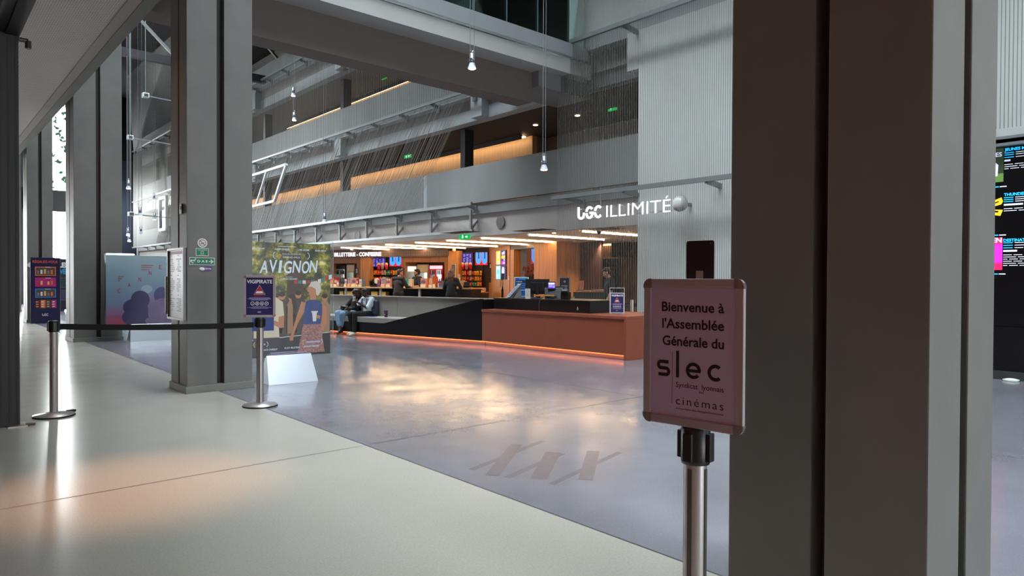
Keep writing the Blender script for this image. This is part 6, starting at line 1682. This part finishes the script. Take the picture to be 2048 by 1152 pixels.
def person(label, loc, rz, J, skin, top, legs, shoes, hair, sleeve=1.0, hstyle='short', yaw=0.0, pitch=0.0, curl=.6, scale=1.0, cuff=1.0, extra=None, eyes=True, loose=1.0):
    """J: joints in the person's own frame (facing -Y): pel, chs, nk, hd, shL/R, elL/R, wrL/R, hipL/R, knL/R, anL/R, toL/R"""
    J = {k: Vector(v) for k, v in J.items()}
    t = thing('person', label, 'person', loc, rz); t.scale = (scale,) * 3
    m = MB()
    spine = [J['pel'], J['pel'].lerp(J['chs'], .5), J['chs'], J['nk']]
    chain(m, spine, [.12, .105, .115, .06]); cap(m, J['shL'], J['shR'], .058); cap(m, J['hipL'], J['hipR'], .095)
    cap(m, J['chs'] + (J['shL'] - J['shR']) * .22, J['chs'] - (J['shL'] - J['shR']) * .22, .10)
    chain(m, [J['nk'], J['hd']], [.052, .052]); M = head(m, J['hd'], yaw, pitch)
    for s_ in 'LR':
        chain(m, [J['sh' + s_], J['el' + s_], J['wr' + s_]], [.050, .038, .026])
        d = (J['wr' + s_] - J['el' + s_]); up = J.get('up' + s_, Vector((0, 0, 1)))
        hand(m, J['wr' + s_], J.get('hd' + s_, d), up, 1 if s_ == 'L' else -1, curl)
        chain(m, [J['hip' + s_], J['kn' + s_], J['an' + s_]], [.088, .056, .038])
        chain(m, [J['an' + s_], J['an' + s_].lerp(J['to' + s_], .5) - Vector((0, 0, .02)), J['to' + s_]], [.036, .036, .028])
    solid(m, 'body', skin, t, .0085)
    # top
    c = MB(); chain(c, spine[:3] + [J['chs'].lerp(J['nk'], .72)], [.145 * loose, .135 * loose, .135, .085]); cap(c, J['shL'], J['shR'], .070); cap(c, J['hipL'], J['hipR'], .108)
    cap(c, J['chs'] + (J['shL'] - J['shR']) * .24, J['chs'] - (J['shL'] - J['shR']) * .24, .118)
    for s_ in 'LR':
        e = J['sh' + s_].lerp(J['el' + s_], min(1, sleeve * 2)) if sleeve <= .5 else None
        if e is not None: cap(c, J['sh' + s_], e, .066, .060)
        else:
            chain(c, [J['sh' + s_], J['el' + s_], J['el' + s_].lerp(J['wr' + s_], (sleeve - .5) * 2 * .93)], [.066, .054, .040])
    solid(c, 'top', top, t, .011)
    # trousers
    c = MB(); cap(c, J['hipL'], J['hipR'], .112); cap(c, J['pel'], J['pel'] + Vector((0, 0, .05)), .135)
    for s_ in 'LR': chain(c, [J['hip' + s_], J['kn' + s_], J['kn' + s_].lerp(J['an' + s_], cuff * .94)], [.108, .076 * loose, .060 * loose])
    solid(c, 'trousers', legs, t, .011)
    for s_ in 'LR':
        c = MB(); a, b = J['an' + s_], J['to' + s_]; f_ = (b - a); f_.z = 0; f_.normalize()
        g = Vector((a.x, a.y, min(a.z, b.z + .06) - .04))
        chain(c, [a - f_ * .035 + Vector((0, 0, -.02)), a.lerp(b, .5) - Vector((0, 0, .012)), b], [.043, .042, .034]); cap(c, a - Vector((0, 0, .0)), a + Vector((0, 0, .02)), .043)
        solid(c, 'shoe', shoes, t, .010, 3)
    # hair
    c = MB(); rot = (Matrix.Rotation(yaw, 3, 'Z') @ Matrix.Rotation(pitch, 3, 'X')).to_4x4()
    def he(p, r): c.ell(M @ Vector(p), r, 14, 10, 0, rot)
    he((0, .030, .050), (.083, .092, .082)); he((0, .055, .0), (.078, .062, .075)); he((0, -.045, .095), (.062, .045, .028))
    if hstyle == 'long':
        for dx in (-.05, -.02, .02, .05): chain(c, [M @ Vector((dx, .07, .02)), M @ Vector((dx * 1.3, .095, -.12)), M @ Vector((dx * 1.3, .10, -.24))], [.045, .048, .028])
    if hstyle == 'curly':
        random.seed(4)
        for k in range(26):
            a = R(-20 + 220 * random.random()); rr = random.uniform(.07, .12); he((rr * math.cos(a), .02 + rr * math.sin(a) * .8, random.uniform(-.20, .09)), (.045, .045, .05))
    if hstyle == 'bun': he((0, .11, .05), (.04, .04, .04))
    solid(c, 'hair', hair, t, .010, 2)
    if hstyle == 'beard' or extra == 'beard':
        c = MB(); c.ell(M @ Vector((0, -.052, -.082)), (.046, .044, .036), 14, 10, 0, rot); c.ell(M @ Vector((0, -.01, -.06)), (.069, .05, .03), 14, 10, 0, rot); solid(c, 'beard', hair, t, .008, 2)
    if eyes:
        for sx in (-1, 1): MB().ell(M @ Vector((sx * .029, -.0835, .006)), (.011, .007, .007), 10, 6, 0, rot).build('eye', M_INK, t)
    return t, M


def stand(arm=None, **kw):
    J = dict(pel=(0, 0, .97), chs=(0, .01, 1.26), nk=(0, .015, 1.46), hd=(0, -.005, 1.585), shL=(.175, .01, 1.40), shR=(-.175, .01, 1.40), hipL=(.09, 0, .92), hipR=(-.09, 0, .92),
             knL=(.10, -.02, .50), knR=(-.10, -.02, .50), anL=(.11, .02, .085), anR=(-.11, .02, .085), toL=(.13, -.13, .032), toR=(-.13, -.13, .032),
             elL=(.23, .02, 1.12), elR=(-.23, .02, 1.12), wrL=(.24, -.06, .88), wrR=(-.24, -.06, .88))
    J.update(kw); return J


SK_D = mat('skin_deep', (72, 46, 38), .5); SK_M = mat('skin_tan', (190, 128, 100), .5); SK_L = mat('skin_fair', (206, 146, 118), .5)
HA_B = mat('hair_black', (24, 18, 17), .55); HA_BR = mat('hair_brown', (58, 38, 30), .5, var=.2, vscale=30); HA_RED = mat('hair_auburn', (96, 56, 38), .5, var=.25, vscale=30)
C_BLK = mat('cloth_black', (18, 17, 18), .85); C_BRN = mat('cloth_brown', (48, 34, 28), .85, var=.1); C_DK = mat('cloth_dark', (30, 27, 27), .85)
C_JEAN = mat('cloth_pale_denim', (124, 152, 176), .8, var=.12, vscale=14); C_SHIRT = mat('cloth_pale_blue_white', (200, 208, 218), .8, var=.08, vscale=20)
C_WSHOE = mat('shoe_white', (206, 200, 180), .6); C_BSHOE = mat('shoe_black', (22, 20, 20), .5)

# seated pair on the bench
Ax = BF.x(709, .40); Bx = BF.x(735, .40)
SITB = dict(pel=(0, .02, .56), chs=(-.02, .03, .84), nk=(-.02, .0, 1.03), hd=(-.03, -.05, 1.145), shL=(.16, .03, .97), shR=(-.19, .0, .97), hipL=(.09, 0, .55), hipR=(-.09, 0, .55),
            knL=(.08, -.47, .57), knR=(-.12, -.48, .57), anL=(.10, -.50, .10), anR=(-.09, -.42, .10), toL=(.12, -.66, .035), toR=(-.09, -.58, .035),
            elL=(.20, -.16, .74), elR=(-.26, -.17, .76), wrL=(.02, -.36, .90), wrR=(-.08, -.36, .90), hdL=(-.55, -.3, .8), hdR=(.1, -.5, .85), upL=(.6, -.4, .3), upR=(-.7, -.4, .2))
tB, MB_ = person('seated person on the bench in a pale blue shirt and black trousers, holding a phone', BF.w(Bx, .40, 0), BF.a + R(-6), SITB, SK_D, C_SHIRT, C_BLK, C_WSHOE, HA_B, sleeve=.46, hstyle='bun', yaw=R(-25), pitch=R(14), curl=.9, scale=.90)
for sx in (-1, 1):
    MB().bar((sx * .10, -.10, .99), (sx * .11, -.12, .72), .045, .012).build('backpack_strap', mat('pack_blue', (72, 84, 104), .7), tB)
SITA = dict(pel=(0, .02, .56), chs=(.06, .03, .83), nk=(.12, .0, 1.01), hd=(.155, -.04, 1.125), shL=(.24, .01, .95), shR=(-.10, .03, .95), hipL=(.09, 0, .55), hipR=(-.09, 0, .55),
            knL=(.04, -.47, .57), knR=(-.17, -.46, .58), anL=(-.09, -.40, .12), anR=(-.02, -.52, .14), toL=(-.13, -.53, .04), toR=(.02, -.66, .05),
            elL=(.26, -.17, .73), elR=(-.19, -.14, .73), wrL=(.14, -.34, .72), wrR=(.02, -.30, .70), hdL=(-.2, -.6, .05), hdR=(.8, -.35, .0))
tA, MA_ = person('seated person on the bench with curly hair, black top and pale blue jeans', BF.w(Ax, .40, 0), BF.a + R(4), SITA, SK_D, C_BLK, C_JEAN, C_BSHOE, HA_BR, sleeve=.8, hstyle='curly', yaw=R(35), pitch=R(10), curl=.7, cuff=.72, loose=1.25, scale=.90)
p = tB.matrix_basis @ Vector((-.03, -.42, .985))
o = MB().box(-.032, .032, -.004, .004, -.06, .065).build('phone', mat('phone_grey', (150, 150, 156), .25), bevel=.003); o.location = p; o.rotation_euler = (R(-25), 0, BF.a + R(30)); tag(o, 'phone held up between the two seated people', 'phone')
p = tA.matrix_basis @ Vector((-.08, -.30, .665)); t = thing('handbag', 'small black handbag on the lap of the person in pale jeans', 'bag', p, BF.a + R(10))
MB().box(-.14, .14, -.07, .05, 0, .09).build('pouch', M_BLACK, t, bevel=.03, seg=3) if False else MB().ell((0, 0, .06), (.15, .08, .065), 18, 10).build('pouch', M_BLACK, t); MB().tube([(-.13, 0, .08), (-.05, -.07, .125), (.05, -.07, .125), (.13, 0, .08)], .006).build('zip_piping', mat('zip_grey', (140, 140, 144), .4), t)
p = tB.matrix_basis @ Vector((.10, .155, .465)); t = thing('backpack', 'dark blue backpack behind the person in the pale shirt', 'bag', p, BF.a)
c = MB(); chain(c, [(0, -.02, .10), (.0, 0, .22), (0, .0, .36)], [.10, .105, .085]); chain(c, [(.06, -.02, .10), (.06, 0, .36)], [.09, .08]); solid(c, 'bag', mat('pack_navy', (46, 52, 66), .7), t, .012); MB().box(-.05, .13, -.112, -.095, .10, .22).build('pocket', mat('pack_blue', (72, 84, 104), .7), t, bevel=.006)
x, z = BF.at(772, 628, .30); t = thing('paper_cup', 'purple paper cup standing on the bench seat', 'cup', BF.w(x, .30, .462), BF.a)
MB().lathe([(0, 0), (.036, 0), (.052, .15), (.054, .152), (.054, .158), (.048, .156), (.0, .15)], n=20).build('cup', mat('cup_purple', (104, 26, 88), .45), t); MB().text('ugc', 0, .06, .02, 0, -.0475, 'C', .04, bold=.03).build('lettering', M_WINK, t)
x, z = BF.at(746, 630, .28); o = MB().box(-.12, .12, -.07, .07, 0, .006).build('folded_cloth', mat('cloth_violet', (70, 66, 150), .7)); o.location = BF.w(x, .22, .462); o.rotation_euler = (0, 0, BF.a + .3); tag(o, 'thin violet folder lying beside the seated person in the pale shirt', 'folder')

# customers and staff
x = SF.x(797, -.42)
person('person in a dark brown jacket with short hair, back turned, at the shop counter', SF.w(x, -.42, 0), SF.a + R(172), stand(elL=(.24, -.06, 1.13), wrL=(.20, -.28, 1.14), elR=(-.27, -.08, 1.14), wrR=(-.22, -.30, 1.14), hdL=(-.1, -1, 0), hdR=(.1, -1, 0), chs=(0, -.02, 1.26), nk=(0, -.04, 1.46), hd=(0, -.075, 1.575)), SK_M, C_BRN, C_DK, C_BSHOE, HA_BR, sleeve=1.0, yaw=R(-30), pitch=R(6), scale=.99, loose=1.1)
x = SF.x(903.5, -.40)
person('person in black with long auburn hair, back turned, at the shop counter', SF.w(x, -.40, 0), SF.a + R(185), stand(elL=(.27, -.05, 1.13), wrL=(.16, -.29, 1.16), elR=(-.27, -.06, 1.13), wrR=(-.20, -.28, 1.17), hdL=(-.1, -1, 0), hdR=(.1, -1, 0), shL=(.165, .01, 1.38), shR=(-.165, .01, 1.38)), SK_L, C_BLK, C_BLK, C_BSHOE, HA_RED, sleeve=1.0, hstyle='long', scale=.985, loose=1.15)
x = SF.x(834, 1.05)
person('bearded person in a black patterned shirt serving behind the shop counter', SF.w(x, 1.05, 0), SF.a + R(-25), stand(elL=(.26, -.08, 1.14), wrL=(.16, -.30, 1.12), elR=(-.26, -.06, 1.14), wrR=(-.20, -.28, 1.12), hdL=(-.2, -1, -.1), hdR=(.2, -1, -.1)), SK_L, mat('cloth_black_pattern', (34, 30, 34), .8, var=.6, vscale=26), C_BLK, C_BSHOE, HA_B, sleeve=.46, yaw=R(-38), pitch=R(6), extra='beard')
p = atD(1219, 560, 16.6)
person('person in black short sleeves looking down at a phone beside the welcome desk', (p.x, p.y, 0), R(-128), stand(elL=(.24, .0, 1.12), wrL=(.22, -.10, .90), elR=(-.24, -.06, 1.12), wrR=(-.17, -.31, 1.13), hdR=(.1, -1, .1), hd=(0, -.075, 1.565), nk=(0, -.02, 1.45), chs=(0, -.0, 1.26)), SK_L, C_BLK, C_BLK, C_BSHOE, HA_B, sleeve=.40, yaw=R(-4), pitch=R(30), scale=.985)
q = Matrix.Translation(p * Vector((1, 1, 0)) if False else Vector((p.x, p.y, 0))) @ Matrix.Rotation(R(-128), 4, 'Z') @ Vector((-.145, -.42, 1.135))
o = MB().box(-.035, .035, -.07, .07, 0, .008).build('phone', M_BLACK); o.location = q; o.rotation_euler = (R(12), 0, R(-128)); tag(o, 'black phone in the hand of the person beside the welcome desk', 'phone')
